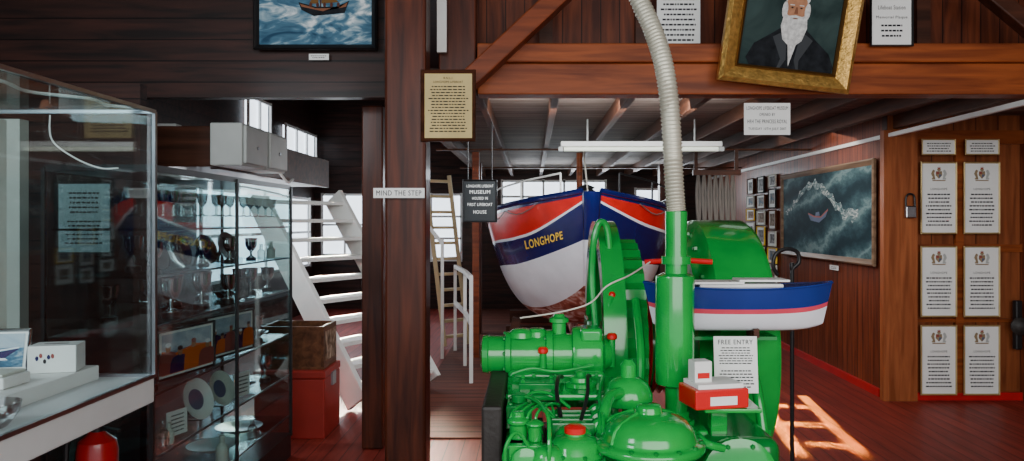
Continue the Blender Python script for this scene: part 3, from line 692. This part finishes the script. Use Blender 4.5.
for p in caps:
    MB().lathe([(.018,0),(.022,.005),(.022,.018),(.014,.026)] if p.y>3 else [(.032,0),(.036,.005),(.036,.022),(.02,.03)],p-V((0,0,.005)),(0,0,1),20).obj("red_cap",M_red,e)
    MB().cyl(p-V((0,0,.12)),p,.014,seg=14).obj("filler_neck",M_green,e)
dc=V((.385,2.5,.855))
MB().lathe([(.11,-.1),(.12,-.01),(.176,.0),(.182,.008),(.182,.022),(.174,.03),(.162,.032),(.154,.038),(.152,.05),(.142,.075),(.118,.098),(.08,.113),(.045,.12),(.042,.126),(.042,.138),(.034,.145),(.005,.148)],dc,(0,0,1),56).obj("dome_cover",M_green,e,ang=50)
MB().cyl(dc+V((0,0,-.8)),dc+V((0,0,-.05)),.09).obj("dome_pedestal",M_green2,e)
for a in(.5,1.6,2.7,3.7): MB().tube([dc+V((.155*math.cos(a),.155*math.sin(a),.035)),dc+V((.134*math.cos(a),.134*math.sin(a),.085)),dc+V((.05*math.cos(a),.05*math.sin(a),.122))],.006,8,smooth=4).obj("dome_rib",M_green,e)
MB().lathe([(.085,0),(.09,.02),(.088,.04),(.07,.08),(.04,.10),(.005,.105)],(.355,2.80,.93),(0,0,1),36).obj("intake_bowl",M_green,e,ang=50)
MB().lathe([(.03,0),(.03,.05),(.015,.07)],(.355,2.80,1.025)).obj("bowl_knob",M_green,e)
MB().tube([(.345,2.76,.98),(.28,2.7,.98),(.25,2.62,.94),(.235,2.55,.86)],.022,12,smooth=6).obj("intake_pipe",M_green,e)
mb=MB(); bolts(mb,[dc+V((.170*math.cos(a),.170*math.sin(a),.026)) for a in [i*math.pi/7+.2 for i in range(14)]],(0,0,1),.008,.012); mb.split("dome_bolt",M_green2,e)
sx,sy=.55,2.9
mb=MB(); mb.lathe([(.042,0),(.042,.58),(.056,.58),(.056,.61),(.042,.61),(.042,.78)],(sx,sy,.86),seg=28); mb.obj("exhaust_stack",M_green,e)
MB().lathe([(.05,-.01),(.072,.0),(.074,.01),(.074,.40),(.072,.41),(.05,.42)],(sx-.005,sy,.985),seg=32).obj("silencer_sleeve",M_green,e)
mb=MB(); mb.lathe([(.07,0),(.07,.02),(.05,.02),(.05,.05)],(sx,sy,.83)); mb.bb((sx-.1,2.8,.70),(sx+.1,3.05,.83)); mb.obj("exhaust_flange",M_green,e,bevel=.006)
CY,CZ_=3.85,1.0
def arcwheel(x,r,w,name,teeth,par,rim=.06,spokes=6):
    cy,cz=CY,CZ_; mb=MB(); n=72; prof=[(r-rim,-w/2),(r,-w/2),(r,w/2),(r-rim,w/2)]; R=[]
    for i in range(n):
        a=2*math.pi*i/n; rr=[]
        for k,(q,h) in enumerate(prof):
            q2=q+(teeth if (k in(1,2) and i%2) else 0); rr.append(V((x+h,cy+q2*math.cos(a),cz+q2*math.sin(a))))
        R.append(rr)
    mb.rings(R+[R[0]],cap=False)
    mb.lathe([(.05,-w),(.10,-w),(.10,w),(.05,w)],(x,cy,cz),(1,0,0),28)
    for i in range(spokes):
        a=2*math.pi/spokes*i+.3; mb.beam((x,cy+.08*math.cos(a),cz+.08*math.sin(a)),(x,cy+(r-rim*.8)*math.cos(a),cz+(r-rim*.8)*math.sin(a)),.07,w*.5,(1,0,0))
    return mb.obj(name,M_green,par,ang=30)
arcwheel(.46,.50,.11,"gear_wheel",.014,e,.08)
MB().lathe([(.10,0),(.50,0),(.53,.03),(.58,.05),(.61,.07),(.61,.30),(.59,.33),(.52,.34),(.49,.35),(.12,.35)],(.74,CY,CZ_),(1,0,0),80).obj("drum_casing",M_green,e,ang=40)
mb=MB(); bolts(mb,[(.775,CY+.55*math.cos(a),CZ_+.55*math.sin(a)) for a in [i*math.pi/9 for i in range(18)]],(-1,0,0),.014,.018); mb.split("casing_bolt",M_green2,e)
MB().lathe([(.24,0),(.24,.03),(.2,.04),(.08,.045)],(.74,CY,CZ_),(-1,0,0),36).obj("hub_boss",M_green2,e)
MB().bb((.80,3.32,0),(1.06,4.38,.95)).obj("casing_base",M_green,e,smooth=True,bevel=.04,bseg=4)
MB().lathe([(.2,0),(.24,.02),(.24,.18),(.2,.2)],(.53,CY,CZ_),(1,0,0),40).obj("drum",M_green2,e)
mb=MB()
for i in range(4): mb.lathe([(.245,0),(.262,.012),(.245,.024)],(.55+i*.036,CY,CZ_),(1,0,0),36)
mb.split("wire_rope_turn",M_red,e)
mb=MB(); R=[]
for i in range(30):
    a=D2R(-20+ i*200/29); 
    R.append([V((.31+dx,CY-q*math.cos(a),CZ_+q*math.sin(a))) for dx,q in((0,.50),(0,.605),(.10,.605),(.10,.585),(.02,.585),(.02,.50))])
mb.rings(R); mb.obj("gear_guard",M_green,e,ang=30)
MB().rings([[V((.27,3.5,.0)),V((.27,4.2,.0)),V((.27,3.95,1.12)),V((.27,3.75,1.12))],[V((.33,3.5,.0)),V((.33,4.2,.0)),V((.33,3.95,1.12)),V((.33,3.75,1.12))]]).obj("bearing_frame",M_green2,e,smooth=False,bevel=.01)
MB().cyl((.2,CY,CZ_),(1.2,CY,CZ_),.045).obj("shaft",M_green,e); MB().cyl((.05,3.4,1.0),(.42,3.4,1.0),.05).obj("shaft",M_green,e)
MB().tube([W(596,330,3.4),W(592,280,3.45),W(594,240,3.5),W(601,222,3.5),W(609,240,3.5),W(611,330,3.45)],.016,10,smooth=8).obj("brake_yoke",M_green,e)
MB().tube([W(605,350,3.3),W(607,315,3.3),W(612,295,3.32)],.014,10,smooth=4).obj("brake_lever",M_green,e)
MB().tube([W(640,400,3.0),W(641,350,3.05),W(636,300,3.2)],.018,10,smooth=5).obj("brake_lever",M_green,e)
MB().tube([W(645,262,3.35),W(682,260,3.3),W(712,262,3.3)],.012,10).obj("red_handle",M_red,e)
MB().bb((.60,3.28,1.36),(.66,3.34,1.48)).obj("red_bracket",M_red,e,bevel=.005)
MB().sph(W(612,295,3.32),.016).obj("lever_knob",M_red,e)
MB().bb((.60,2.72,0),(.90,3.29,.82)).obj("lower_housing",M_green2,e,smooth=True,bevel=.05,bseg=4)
MB().lathe([(.10,0),(.13,.01),(.13,.03),(.11,.035),(.11,.10)],(.72,2.62,.72),(0,1,0),32).obj("pump_body",M_green,e)
MB().lathe([(.035,0),(.04,.01),(.03,.02)],(.72,2.61,.72),(0,-1,0),6).obj("pump_nut",M_green2,e)
mb=MB(); bolts(mb,[(.72+.112*math.cos(a),2.63,.72+.112*math.sin(a)) for a in [i*math.pi/4+.4 for i in range(8)]],(0,-1,0),.009,.014); mb.split("pump_bolt",M_green2,e)
MB().tube([(.60,2.75,.80),(.57,2.66,.86),(.60,2.6,.84),(.66,2.62,.82)],.014,10,smooth=5).obj("pump_pipe",M_green,e)
MB().bb((.60,2.64,.935),(.80,3.0,.95)).obj("box_bracket",M_green,e,smooth=False,bevel=.004)
MB().bb((.66,2.8,.80),(.72,2.86,.935)).obj("bracket_leg",M_green,e,smooth=False,bevel=.004)
MB().bb((.60,3.10,1.118),(1.0,3.32,1.132)).obj("model_bracket",M_green2,e,smooth=False)
MB().tube([(.92,3.05,.3),(.93,3.02,.6),(.92,3.1,.9),(.9,3.25,1.1)],.022,12,smooth=6).obj("side_pipe",M_green,e)

hp=[V((sx,sy,1.642)),W(674,180,2.9),W(672,140,2.9),W(669,100,2.92),W(663,62,2.95),W(652,28,3.0),W(636,-8,3.05),W(618,-60,3.1)]
P=catm(hp,30)
mb=MB(); mb.tube(P,lambda t,i:.0365+(.0025 if i%3==0 else -.002),20)
o=mb.obj("flexible_hose",M_hose,ang=80); top(o,"silvery beige corrugated flexible exhaust hose rising from the green stack","hose")
o=MB().tube([W(650,262,3.3),W(630,275,3.2),W(607,286,3.15),W(590,303,3.2),W(560,312,3.2),W(520,318,3.2)],.0035,8,smooth=8).obj("mooring_rope",M_rope); top(o,"thin white cord draped over the green winch","rope")

# model boat
mc=V((.845,3.12,1.154)); ML=.775
e=thing("model_lifeboat",mc,"model lifeboat with blue top, pink-red line and white bottom","model boat")
def mh(u,v,s,g=0):
    q=abs(2*u-1); b=.10*(1-q**3.4)+.004
    zs=.178+.020*q**2; zk=.0+.03*q**6
    xx=(u-.5)*ML*(.90+.10*v)
    return mc+V((xx,s*b*(v**.38)*(1+g),zk+(zs-zk)*v))
mb=MB(); NU=40;NV=28
for s in(-1,1):
    g=[[mb.bm.verts.new(mh(i/NU,j/NV,s)) for j in range(NV+1)] for i in range(NU+1)]
    for i in range(NU):
        for j in range(NV):
            v=(j+.5)/NV; m=2 if v<.43 else (1 if v<.54 else 0)
            f=mb.bm.faces.new((g[i][j],g[i+1][j],g[i+1][j+1],g[i][j+1])); f.material_index=m
bmesh.ops.remove_doubles(mb.bm,verts=mb.bm.verts,dist=.0008)
mb.obj("hull",[M_bluem,M_pink,M_hullw],e,ang=60)
mb=MB(); mb.rings([[mh(i/NU,1,-1)+V((0,0,-.001)),(mh(i/NU,1,-1)*.6+mh(i/NU,1,1)*.4)+V((0,0,.008)),(mh(i/NU,1,-1)*.4+mh(i/NU,1,1)*.6)+V((0,0,.008)),mh(i/NU,1,1)+V((0,0,-.001))] for i in range(NU+1)],cap=False,closed=False); mb.obj("deck",M_bluem,e)
for s in(-1,1):
    MB().tube([mh(i/NU,1,s) for i in range(NU+1)],.0045,6).obj("gunwale",M_bluem,e)
MB().bb(mc+V((-.17,-.06,.18)),mc+V((.17,.06,.196))).obj("cabin_top",M_white,e,smooth=False,bevel=.006)
mb=MB() 
for dx in(-.2,.06): mb.bb(mc+V((dx-.01,-.06,-.021)),mc+V((dx+.01,.06,.015)))
mb.split("cradle",M_beamd,e,smooth=False)
for k,(dx,rz) in enumerate(((-.095,.03),(.09,-.03))):
    o=MB().bb(mc+V((dx-.10,-.075,.197+.009*k)),mc+V((dx+.10,.055,.205+.009*k))).obj("leaflet_stack",M_paper,smooth=False); o.rotation_euler.z=rz; top(o,"stack of white leaflets lying on the model boat deck","leaflets","leaflets on the model boat")

e=thing("collection_box",V((.65,2.7,.95)),"red collection box with white top and paper slips","collection box")
MB().bb((.545,2.63,.951),(.745,2.78,1.02)).obj("red_tray",M_red,e,smooth=False,bevel=.006)
MB().bb((.56,2.64,1.02),(.73,2.77,1.036)).obj("slips",M_paper,e,smooth=False,bevel=.002)
MB().bb((.565,2.68,1.036),(.63,2.74,1.11)).obj("white_carton",M_white,e,smooth=False,bevel=.003)
MB().bb((.575,2.679,1.05),(.62,2.68,1.07)).obj("red_label",M_red,e,smooth=False)
MB().bb((.60,2.629,.965),(.70,2.63,.995)).obj("front_label",M_paper,e,smooth=False)
e.rotation_euler.z=D2R(12)
e=picture(V((.80,2.985,1.04)),.17,.22,"white leaflet reading free entry propped on the green machinery","sign","entry_leaflet",bw=0,tilt=D2R(-6),
 lines=[('t',"FREE ENTRY",.9,.8,.08),('b',.5,.82,7,.8),('b',.08,.42,6,.85)])
e=thing("hook_stand",(1.53,4.5,0),"black metal crook-topped stand on the floor","stand")
MB().tube([(1.54,4.5,0.01),(1.54,4.5,1.25),W(792,270,4.5),W(799,262,4.5),W(797,252,4.5),W(786,249,4.5),W(776,254,4.5),W(773,266,4.5),W(778,275,4.5)],.012,10,smooth=6).obj("crook",M_black,e)
MB().lathe([(.16,0),(.16,.015),(.02,.03)],(1.54,4.5,0)).obj("foot",M_black,e)

# ------------------------------------------------------------ display case (left)
X0,X1,Y0,Y1=-2.35,-1.49,1.2,3.0
e=thing("display_case",(-1.9,2.1,0),"long glass display case on a grey-white plinth counter","display case")
MB().bb((X0,Y0,.89),(X1,Y1,.99)).obj("counter",M_counter,e,smooth=False,bevel=.006)
MB().bb((X0,Y0,.99),(-1.68,Y1-.05,1.045)).obj("raised_shelf",M_white,e,smooth=False,bevel=.004)
MB().bb((X0,Y1-.05,0),(X0+.3,Y1,.89)).obj("end_panel",M_walldark,e,smooth=False)
MB().bb((X0,Y0,0),(X0+.04,Y1-.05,.89)).obj("base_panel",M_walldark,e,smooth=False)
MB().bb((X1-.01,Y0,1.0),(X1,Y1,2.03)).obj("side_pane",M_glass,e,smooth=False)
MB().bb((X0,Y1-.01,1.0),(X1-.012,Y1,2.03)).obj("end_pane",M_glass,e,smooth=False)
MB().bb((X0,Y0,2.03),(X1,Y1,2.038)).obj("top_pane",M_glass2,e,smooth=False)
mb=MB()
for a,b in(((X1,Y0,2.035),(X1,Y1,2.035)),((X0,Y1,2.035),(X1,Y1,2.035)),((X1,Y1,.99),(X1,Y1,2.035)),((X1,Y0,.995),(X1,Y1,.995)),((X0,Y1,.995),(X1,Y1,.995))): mb.beam(a,b,.014,.014,(.1,.9,.3) if a[0]==b[0] and a[1]==b[1] else (0,0,1))
mb.split("edge_strip",M_pewter,e,smooth=False)
MB().bb((-2.12,Y1-.06,1.05),(-2.06,Y1-.02,2.0)).obj("white_upright",M_offw,e,smooth=False)
o=MB().tube([(-1.75,2.2,2.046),(-1.68,2.4,2.046),(-1.72,2.6,2.046),(-1.6,2.75,2.046),(-1.62,2.9,2.046),(-1.55,2.96,2.046)],.006,8,smooth=8).obj("cable",M_white); top(o,"thin white cable lying on the glass case top","cable")
o=MB().tube([W(50,115,2.9),W(52,140,2.9),W(75,158,2.9),W(100,168,2.9),W(118,168,2.9)],.003,6,smooth=6).obj("cable",M_white); top(o,"thin white wire hanging inside the glass case","cable")
def carton(x,y,z,w,d,h,rz,lab,pr=None):
    e=thing("collecting_carton",(x,y,z),lab,"box")
    MB().bb((x-w/2,y-d/2,z),(x+w/2,y+d/2,z+h)).obj("carton_body",M_white,e,smooth=False,bevel=.003)
    mb=MB(); 
    for i in range(5): mb.ell((x-w*.3+i*w*.08,y-d/2-.001,z+h*(.55+.12*math.sin(i*2.2))),w*.035,h*.09,10,i%3)
    mb.obj("print_motif",[M_blue,M_dred,M_board],e,smooth=False)
    MB().bb((x-w*.25,y-.004,z+h),(x+w*.25,y+.004,z+h+.001)).obj("coin_slot",M_black,e,smooth=False)
    e.rotation_euler.z=rz
carton(-1.775,2.84,1.046,.16,.11,.10,.25,"white cardboard collecting box on the counter")
e=thing("white_tray",(-1.86,2.62,1.046),"low white plastic tray on the display shelf","tray")
MB().bb((-1.92,2.50,1.046),(-1.74,2.64,1.085)).obj("tray_body",M_white,e,smooth=False,bevel=.006)
MB().bb((-1.91,2.51,1.085),(-1.75,2.63,1.095)).obj("lid",M_offw,e,smooth=False,bevel=.004)
picture((-1.98,2.80,1.125),.24,.16,"small silver-framed photograph of a boat on the display shelf","picture","framed_photo",fm=M_silver,cm=M_paper,bw=.012,t=.01,tilt=D2R(-12),rz=.2,extra=boatphoto())
picture((-2.03,2.55,1.11),.13,.10,"small white caption card on the display shelf","label","caption_card",bw=0,tilt=D2R(-10),lines=[('b',.15,.85,4,.8)])
picture(W(85,218,4.46),.34,.44,"framed pale document hanging on the dark boards","picture","framed_document",fm=M_black,cm=M_paper,bw=.02,lines=[('b',.55,.9,5,.7),('b',.1,.48,6,.8)])
e=thing("glass_bowl",(-1.6,2.22,.99),"round glass bowl with dark rim on the counter","bowl")
MB().lathe([(.03,0),(.05,.01),(.08,.05),(.085,.08),(.08,.08),(.07,.05),(.02,.015)],(-1.59,2.22,.991),seg=28).obj("bowl_body",M_glassw,e)
q=V((-1.79,3.13,0)); 
e=thing("fire_extinguisher",q,"red fire extinguisher standing on a low plinth beside the display counter","fire extinguisher")
EZ=.36
MB().bb(q+V((-.12,-.11,0)),q+V((.12,.11,EZ))).obj("plinth",M_walldark,e,smooth=False,bevel=.005)
MB().lathe([(.07,0),(.078,.01),(.078,.30),(.07,.34),(.035,.37),(.03,.38)],q+V((0,0,EZ)),seg=28).obj("cylinder_body",M_dkred,e)
mb=MB(); mb.lathe([(.025,0),(.025,.03),(.015,.04)],q+V((0,0,EZ+.38))); mb.beam(q+V((0,0,EZ+.415)),q+V((.10,-.02,EZ+.435)),.025,.012); mb.beam(q+V((0,0,EZ+.395)),q+V((.10,-.02,EZ+.385)),.02,.012); mb.obj("valve_handle",M_black,e)
MB().tube([q+V((-.02,-.02,EZ+.395)),q+V((-.09,-.04,EZ+.38)),q+V((-.10,-.05,EZ+.26)),q+V((-.09,-.05,EZ+.1))],.011,8,smooth=6).obj("discharge_hose",M_black,e)
MB().bb(q+V((-.035,-.081,EZ+.12)),q+V((.035,-.074,EZ+.25))).obj("instruction_label",M_paper,e,smooth=False)

# ------------------------------------------------------------ glass shelf cabinet
CX0,CX1,CY0,CY1=-2.12,-1.65,3.3,5.2
SH=[.28,.56,.84,1.14,1.36,1.57]
e=thing("glass_cabinet",(-1.9,4.25,0),"tall glass cabinet with dark frame and glass shelves","display cabinet")
MB().bb((CX0,CY0,0),(CX1,CY1,.14)).obj("plinth",M_black,e,smooth=False)
MB().bb((CX0,CY0,.14),(CX1,CY1,.16)).obj("bottom_board",M_black,e,smooth=False)
for z in SH:
    MB().bb((CX0+.02,CY0+.02,z-.008),(CX1-.015,CY1-.02,z)).obj("shelf",M_glass3,e,smooth=False,label="tinted glass shelf")
    MB().bb((CX1-.014,CY0+.02,z-.009),(CX1-.008,CY1-.02,z+.001)).obj("shelf_edge",M_pewter,e,smooth=False)
MB().bb((CX0,CY0,1.82),(CX1,CY1,1.85)).obj("top_board",M_black,e,smooth=False)
for x in(CX0,CX1):
    for y in(CY0,4.25,CY1): MB().beam((x,y,.14),(x,y,1.84),.016,.016,(0,1,0)).obj("upright",M_black,e,smooth=False)
MB().bb((CX1-.006,CY0+.01,.16),(CX1-.001,4.24,1.82)).obj("sliding_pane",M_glass2,e,smooth=False); MB().bb((CX1-.006,4.26,.16),(CX1-.001,CY1-.01,1.82)).obj("sliding_pane",M_glass2,e,smooth=False)
MB().bb((CX0+.01,CY0+.01,.16),(CX0+.014,CY1-.01,1.82)).obj("back_pane",M_glass3,e,smooth=False)
for yy in(CY0,CY1): MB().bb((CX0+.01,yy-.003,.16),(CX1-.01,yy+.003,1.82)).obj("end_pane",M_glass2,e,smooth=False)
prof=[(.028,0),(.028,.004),(.006,.01),(.005,.05),(.022,.07),(.03,.12),(.028,.12),(.02,.072),(.003,.056)]
base=None
for i in range(20):
    y=3.42+.125*(i%14)
    if base is None:
        base=MB().lathe(prof,(-1.76,y,1.631),seg=18,cap=False).obj("wine_glass",M_glassw); o=base
    else:
        o=base.copy(); COL.objects.link(o); o.location.y+=y-3.42+(.06 if i>13 else 0); o.location.x=(-1.74 if i<14 else -1.90)+random.uniform(-.02,.02)
    top(o,"clear stemmed drinking glass on the top shelf","glass","glasses on the top shelf")
def cup(x,y,z,s,handles=True,lab="silver two-handled trophy cup on a dark base",mt=None):
    mt=mt or M_silver
    e=thing("trophy_cup",(x,y,z),lab,"trophy")
    MB().lathe([(.045*s,0),(.045*s,.03*s),(.038*s,.035*s)],(x,y,z),seg=24).obj("plinth",M_black,e)
    MB().lathe([(.03*s,.03*s),(.03*s,.04*s),(.01*s,.055*s),(.012*s,.09*s),(.035*s,.11*s),(.052*s,.15*s),(.055*s,.20*s),(.06*s,.215*s),(.052*s,.2*s),(.045*s,.15*s),(.01*s,.12*s)],(x,y,z),seg=24,cap=False).obj("bowl",mt,e)
    if handles:
        for k in(-1,1): MB().tube([(x,y+k*.05*s,z+.2*s),(x,y+k*.085*s,z+.2*s),(x,y+k*.085*s,z+.15*s),(x,y+k*.04*s,z+.125*s)],.005*s,8,smooth=6).obj("handle",mt,e)
G="small silver goblet on the glass shelf"; BK="silver two-handled cup at the back of the glass shelf"
cup(-1.72,3.62,1.141,.9); cup(-1.74,4.0,1.141,.92); cup(-1.72,4.3,1.141,.75,False,G); cup(-1.76,4.75,1.141,.8)
cup(-1.72,3.42,.841,.75,False,"small pewter goblet on the glass shelf",M_pewter)
cup(-1.92,3.66,1.361,.8,True,BK); cup(-1.93,4.1,1.141,.85,True,BK); cup(-1.74,5.0,1.141,.75,False,G)
cup(-1.92,3.45,1.141,.8,False,G); cup(-1.93,4.45,1.141,.85,True,BK); cup(-1.92,4.85,1.361,.7,True,BK); cup(-1.73,4.0,1.361,.65,False,G); cup(-1.93,5.0,1.141,.7,True,BK); cup(-1.73,4.68,1.361,.65,False,G)
cup(-1.74,4.8,.841,.8,True,"silver two-handled cup on the glass shelf"); cup(-1.74,4.95,.561,.8,False,G); cup(-1.93,3.82,1.141,.8,True,BK)
def plate(x,y,z,r,mt,lab,deco=False):
    e=thing("display_plate",(x,y,z),lab,"plate")
    a=V((math.cos(.2),-.25,.35)).normalized(); c=V((x,y,z+r*1.0))
    MB().lathe([(.001,0),(r*.6,.0),(r*.95,.018),(r,.02),(r*.95,.012),(r*.6,-.006),(.001,-.006)],c,a,32,cap=False).obj("dish",mt,e)
    if deco: MB().lathe([(.001,.0015),(r*.5,.0015)],c,a,24,cap=False).obj("painted_centre",M_dblue,e)
    MB().beam((x-.06,y,z+.003),(x+.03,y,z+.003),.02,.006).beam((x-.05,y,z),(x-.03,y,z+r*1.2),.015,.006,(0,1,0)).obj("easel",M_black,e,smooth=False)
plate(-1.80,3.85,1.361,.085,M_silver,"round silver plate standing on the glass shelf"); plate(-1.80,4.17,1.361,.085,M_silver,"round silver plate standing on the glass shelf"); plate(-1.82,4.52,1.361,.09,M_pewter,"round pewter plate standing on the glass shelf"); plate(-1.80,3.62,1.361,.075,M_pewter,"small round pewter plate standing on the glass shelf")
cup(-1.72,3.46,1.361,.7,False,G); cup(-1.73,4.35,1.361,.7,True,"small silver two-handled cup on the glass shelf")
def lying(x,y,z,r,mt,lab):
    o=MB().lathe([(r*.5,0),(r*.6,.004),(r,.03),(r*1.02,.033),(r*.6,.012),(.001,.01)],(x,y,z),seg=32,cap=False).obj("platter",mt); top(o,lab,"plate")
lying(-1.83,3.58,.281,.15,M_silver,"silver platter lying on the bottom shelf"); lying(-1.82,3.95,.281,.14,M_pewter,"dark pewter bowl on the bottom shelf"); lying(-1.85,4.4,.281,.14,M_white,"white china plate on the bottom shelf"); lying(-1.85,4.8,.281,.14,M_pewter,"dark pewter bowl on the bottom shelf")
lying(-1.84,4.7,.561,.13,M_silver,"silver tray lying on the glass shelf"); lying(-1.86,5.02,.841,.11,M_silver,"silver tray lying on the glass shelf")
lying(-1.80,3.82,1.141,.06,M_silver,"shallow silver dish on the glass shelf"); lying(-1.87,4.62,1.141,.07,M_silver,"shallow silver dish on the glass shelf")
picture((-1.72,3.78,.965),.44,.24,"framed colour photograph of crew in orange jackets leaning on a shelf","picture","framed_photo",fm=M_black,cm=M_paper,bw=.012,t=.015,rz=math.pi/2-.2,roll=0,extra=boatphoto(1))
picture((-1.72,4.33,.965),.46,.24,"framed colour photograph of a boat crew leaning on a shelf","picture","framed_photo",fm=M_black,cm=M_paper,bw=.012,t=.015,rz=math.pi/2-.2,extra=boatphoto(2))
plate(-1.76,3.98,.561,.11,M_white,"white china plate with blue picture standing on a shelf",True)
plate(-1.76,4.28,.561,.10,M_offw,"cream china plate with painted centre standing on a shelf",True)
picture((-1.72,3.68,.63),.13,.12,"small white card on the glass shelf","label","caption_card",bw=0,rz=math.pi/2-.3,lines=[('b',.1,.9,5,.8)])
picture((-1.72,4.5,.64),.14,.14,"small white card on the glass shelf","label","caption_card",bw=0,rz=math.pi/2-.3,lines=[('b',.1,.9,5,.8)])
for i,(y,z,s) in enumerate(((3.50,.561,1),(3.56,.561,.8),(3.76,.281,1),(4.17,.281,1.2),(4.77,1.361,.8),(4.95,1.361,.9),(4.62,.281,1))):
    o=MB().lathe([(.025*s,0),(.028*s,.01*s),(.028*s,.07*s),(.012*s,.09*s),(.012*s,.12*s),(.015*s,.125*s)],(-1.70,y,z),seg=16).obj("small_bottle",M_offw if i%2 else M_glassw); top(o,"small pale bottle on a cabinet shelf","bottle","bottles in the cabinet")
picture((-1.72,4.52,1.21),.17,.13,"small framed mono photograph on a cabinet shelf","picture","framed_photo",fm=M_black,cm=M_bw,bw=.012,t=.01,rz=math.pi/2)
# chest & boxes
e=thing("red_chest",(-1.78,5.85,0),"solid red painted wooden chest on the floor","chest")
MB().bb((-2.05,5.60,0),(-1.53,6.05,.44)).obj("body",M_chest,e,smooth=False,bevel=.008)
MB().bb((-2.055,5.595,.445),(-1.525,6.055,.50)).obj("lid",M_chest,e,smooth=False,bevel=.008)
MB().bb((-1.53,5.78,.36),(-1.515,5.88,.46)).obj("hasp",M_pewter,e,smooth=False)
e=thing("case_of_papers",(-1.8,5.85,.50),"brown wooden box with papers on the red chest","box")
MB().bb((-2.02,5.66,.501),(-1.55,6.02,.52)).obj("bottom",M_wbox,e,smooth=False)
MB().bb((-1.57,5.66,.52),(-1.55,6.02,.82)).bb((-2.02,5.66,.52),(-2.0,6.02,.82)).bb((-2.0,5.66,.52),(-1.57,5.68,.82)).bb((-2.0,6.0,.52),(-1.57,6.02,.82)).split("side",M_wbox,e,smooth=False)
MB().bb((-1.549,5.70,.56),(-1.545,5.98,.78)).obj("picture_panel",M_sepia,e,smooth=False)

# ------------------------------------------------------------ light
def area(loc,rot,sx,sy,p,col,spread=180):
    l=bpy.data.lights.new("area",'AREA'); l.shape='RECTANGLE'; l.size=sx; l.size_y=sy; l.energy=p; l.color=col; l.spread=D2R(spread)
    o=bpy.data.objects.new("daylight_and_fill",l); o.location=loc; o.rotation_euler=rot; COL.objects.link(o); return o  # one object name for window light and added fill lamps alike
def aim(loc,tgt): return (V(tgt)-V(loc)).to_track_quat('-Z','Y').to_euler()
area((1.0,-1.6,2.4),aim((1.0,-1.6,2.4),(.8,4,1.2)),5,2.6,210,(1,.98,.96))
area((-2.9,.2,2.9),aim((-2.9,.2,2.9),(-1.8,3.5,.9)),1.2,1.2,65,(.85,.94,1))
area((1.2,12.8,2.2),aim((1.2,12.8,2.2),(1,8,.5)),3,.6,45,(.85,.93,1))
area((2.6,7.5,2.35),aim((2.6,7.5,2.35),(2.9,8,0)),1,3,24,(1,.9,.8))  # fill lamp added under the mezzanine ceiling
area((.6,5.6,2.38),aim((.6,5.6,2.38),(.6,8.0,1.0)),1.6,.3,50,(.95,.98,1))  # unseen fill added behind the front beam to brighten the bow
area((-3.8,10.5,1.8),aim((-3.8,10.5,1.8),(-1.5,8.5,.8)),3,1.2,80,(.9,.95,1))
area((-2.9,5.6,1.9),aim((-2.9,5.6,1.9),(-1.8,5.2,.6)),.8,.3,8,(.9,.95,1))  # area lamp below the landing deck, aimed at the cabinet end
sun=(V((2.1,6.2,0))-V((2.9,12.6,2.35)))
for t,sx_,sy_,p in(((1.96,6.1,0),.09,.62,1.5),((2.38,6.1,0),.09,.62,1.5),((2.17,5.45,0),.38,.03,.5),((2.17,6.0,0),.38,.03,.5),((2.19,6.6,0),.38,.03,.5)):
    t=V(t); area(t-sun*.17,aim((0,0,0),sun),sx_,sy_,p,(1,.30,.04),2.5)
s=V((-3.0,11.0,3.4)); area(s,aim(s,(-1.85,7.0,1.0)),.8,.8,60,(1,.9,.70),14)
area((-2.6,6.0,1.9),aim((-2.6,6.0,1.9),(-1.7,7.0,.9)),.5,.3,14,(.9,.95,1))  # area lamp below the landing deck, aimed at the staircase
w=bpy.data.worlds.new("world"); bpy.context.scene.world=w; w.use_nodes=True
w.node_tree.nodes["Background"].inputs[0].default_value=(.85,.93,1,1); w.node_tree.nodes["Background"].inputs[1].default_value=1.25

cam=bpy.data.cameras.new("camera"); co=bpy.data.objects.new("camera",cam); COL.objects.link(co)
co.location=(0,0,CZ); co.rotation_euler=(math.pi/2,0,0)
cam.sensor_width=36; cam.lens=36*F/1024; cam.shift_x=-20/1024; cam.shift_y=-8.5/1024; cam.clip_start=.05
bpy.context.scene.camera=co
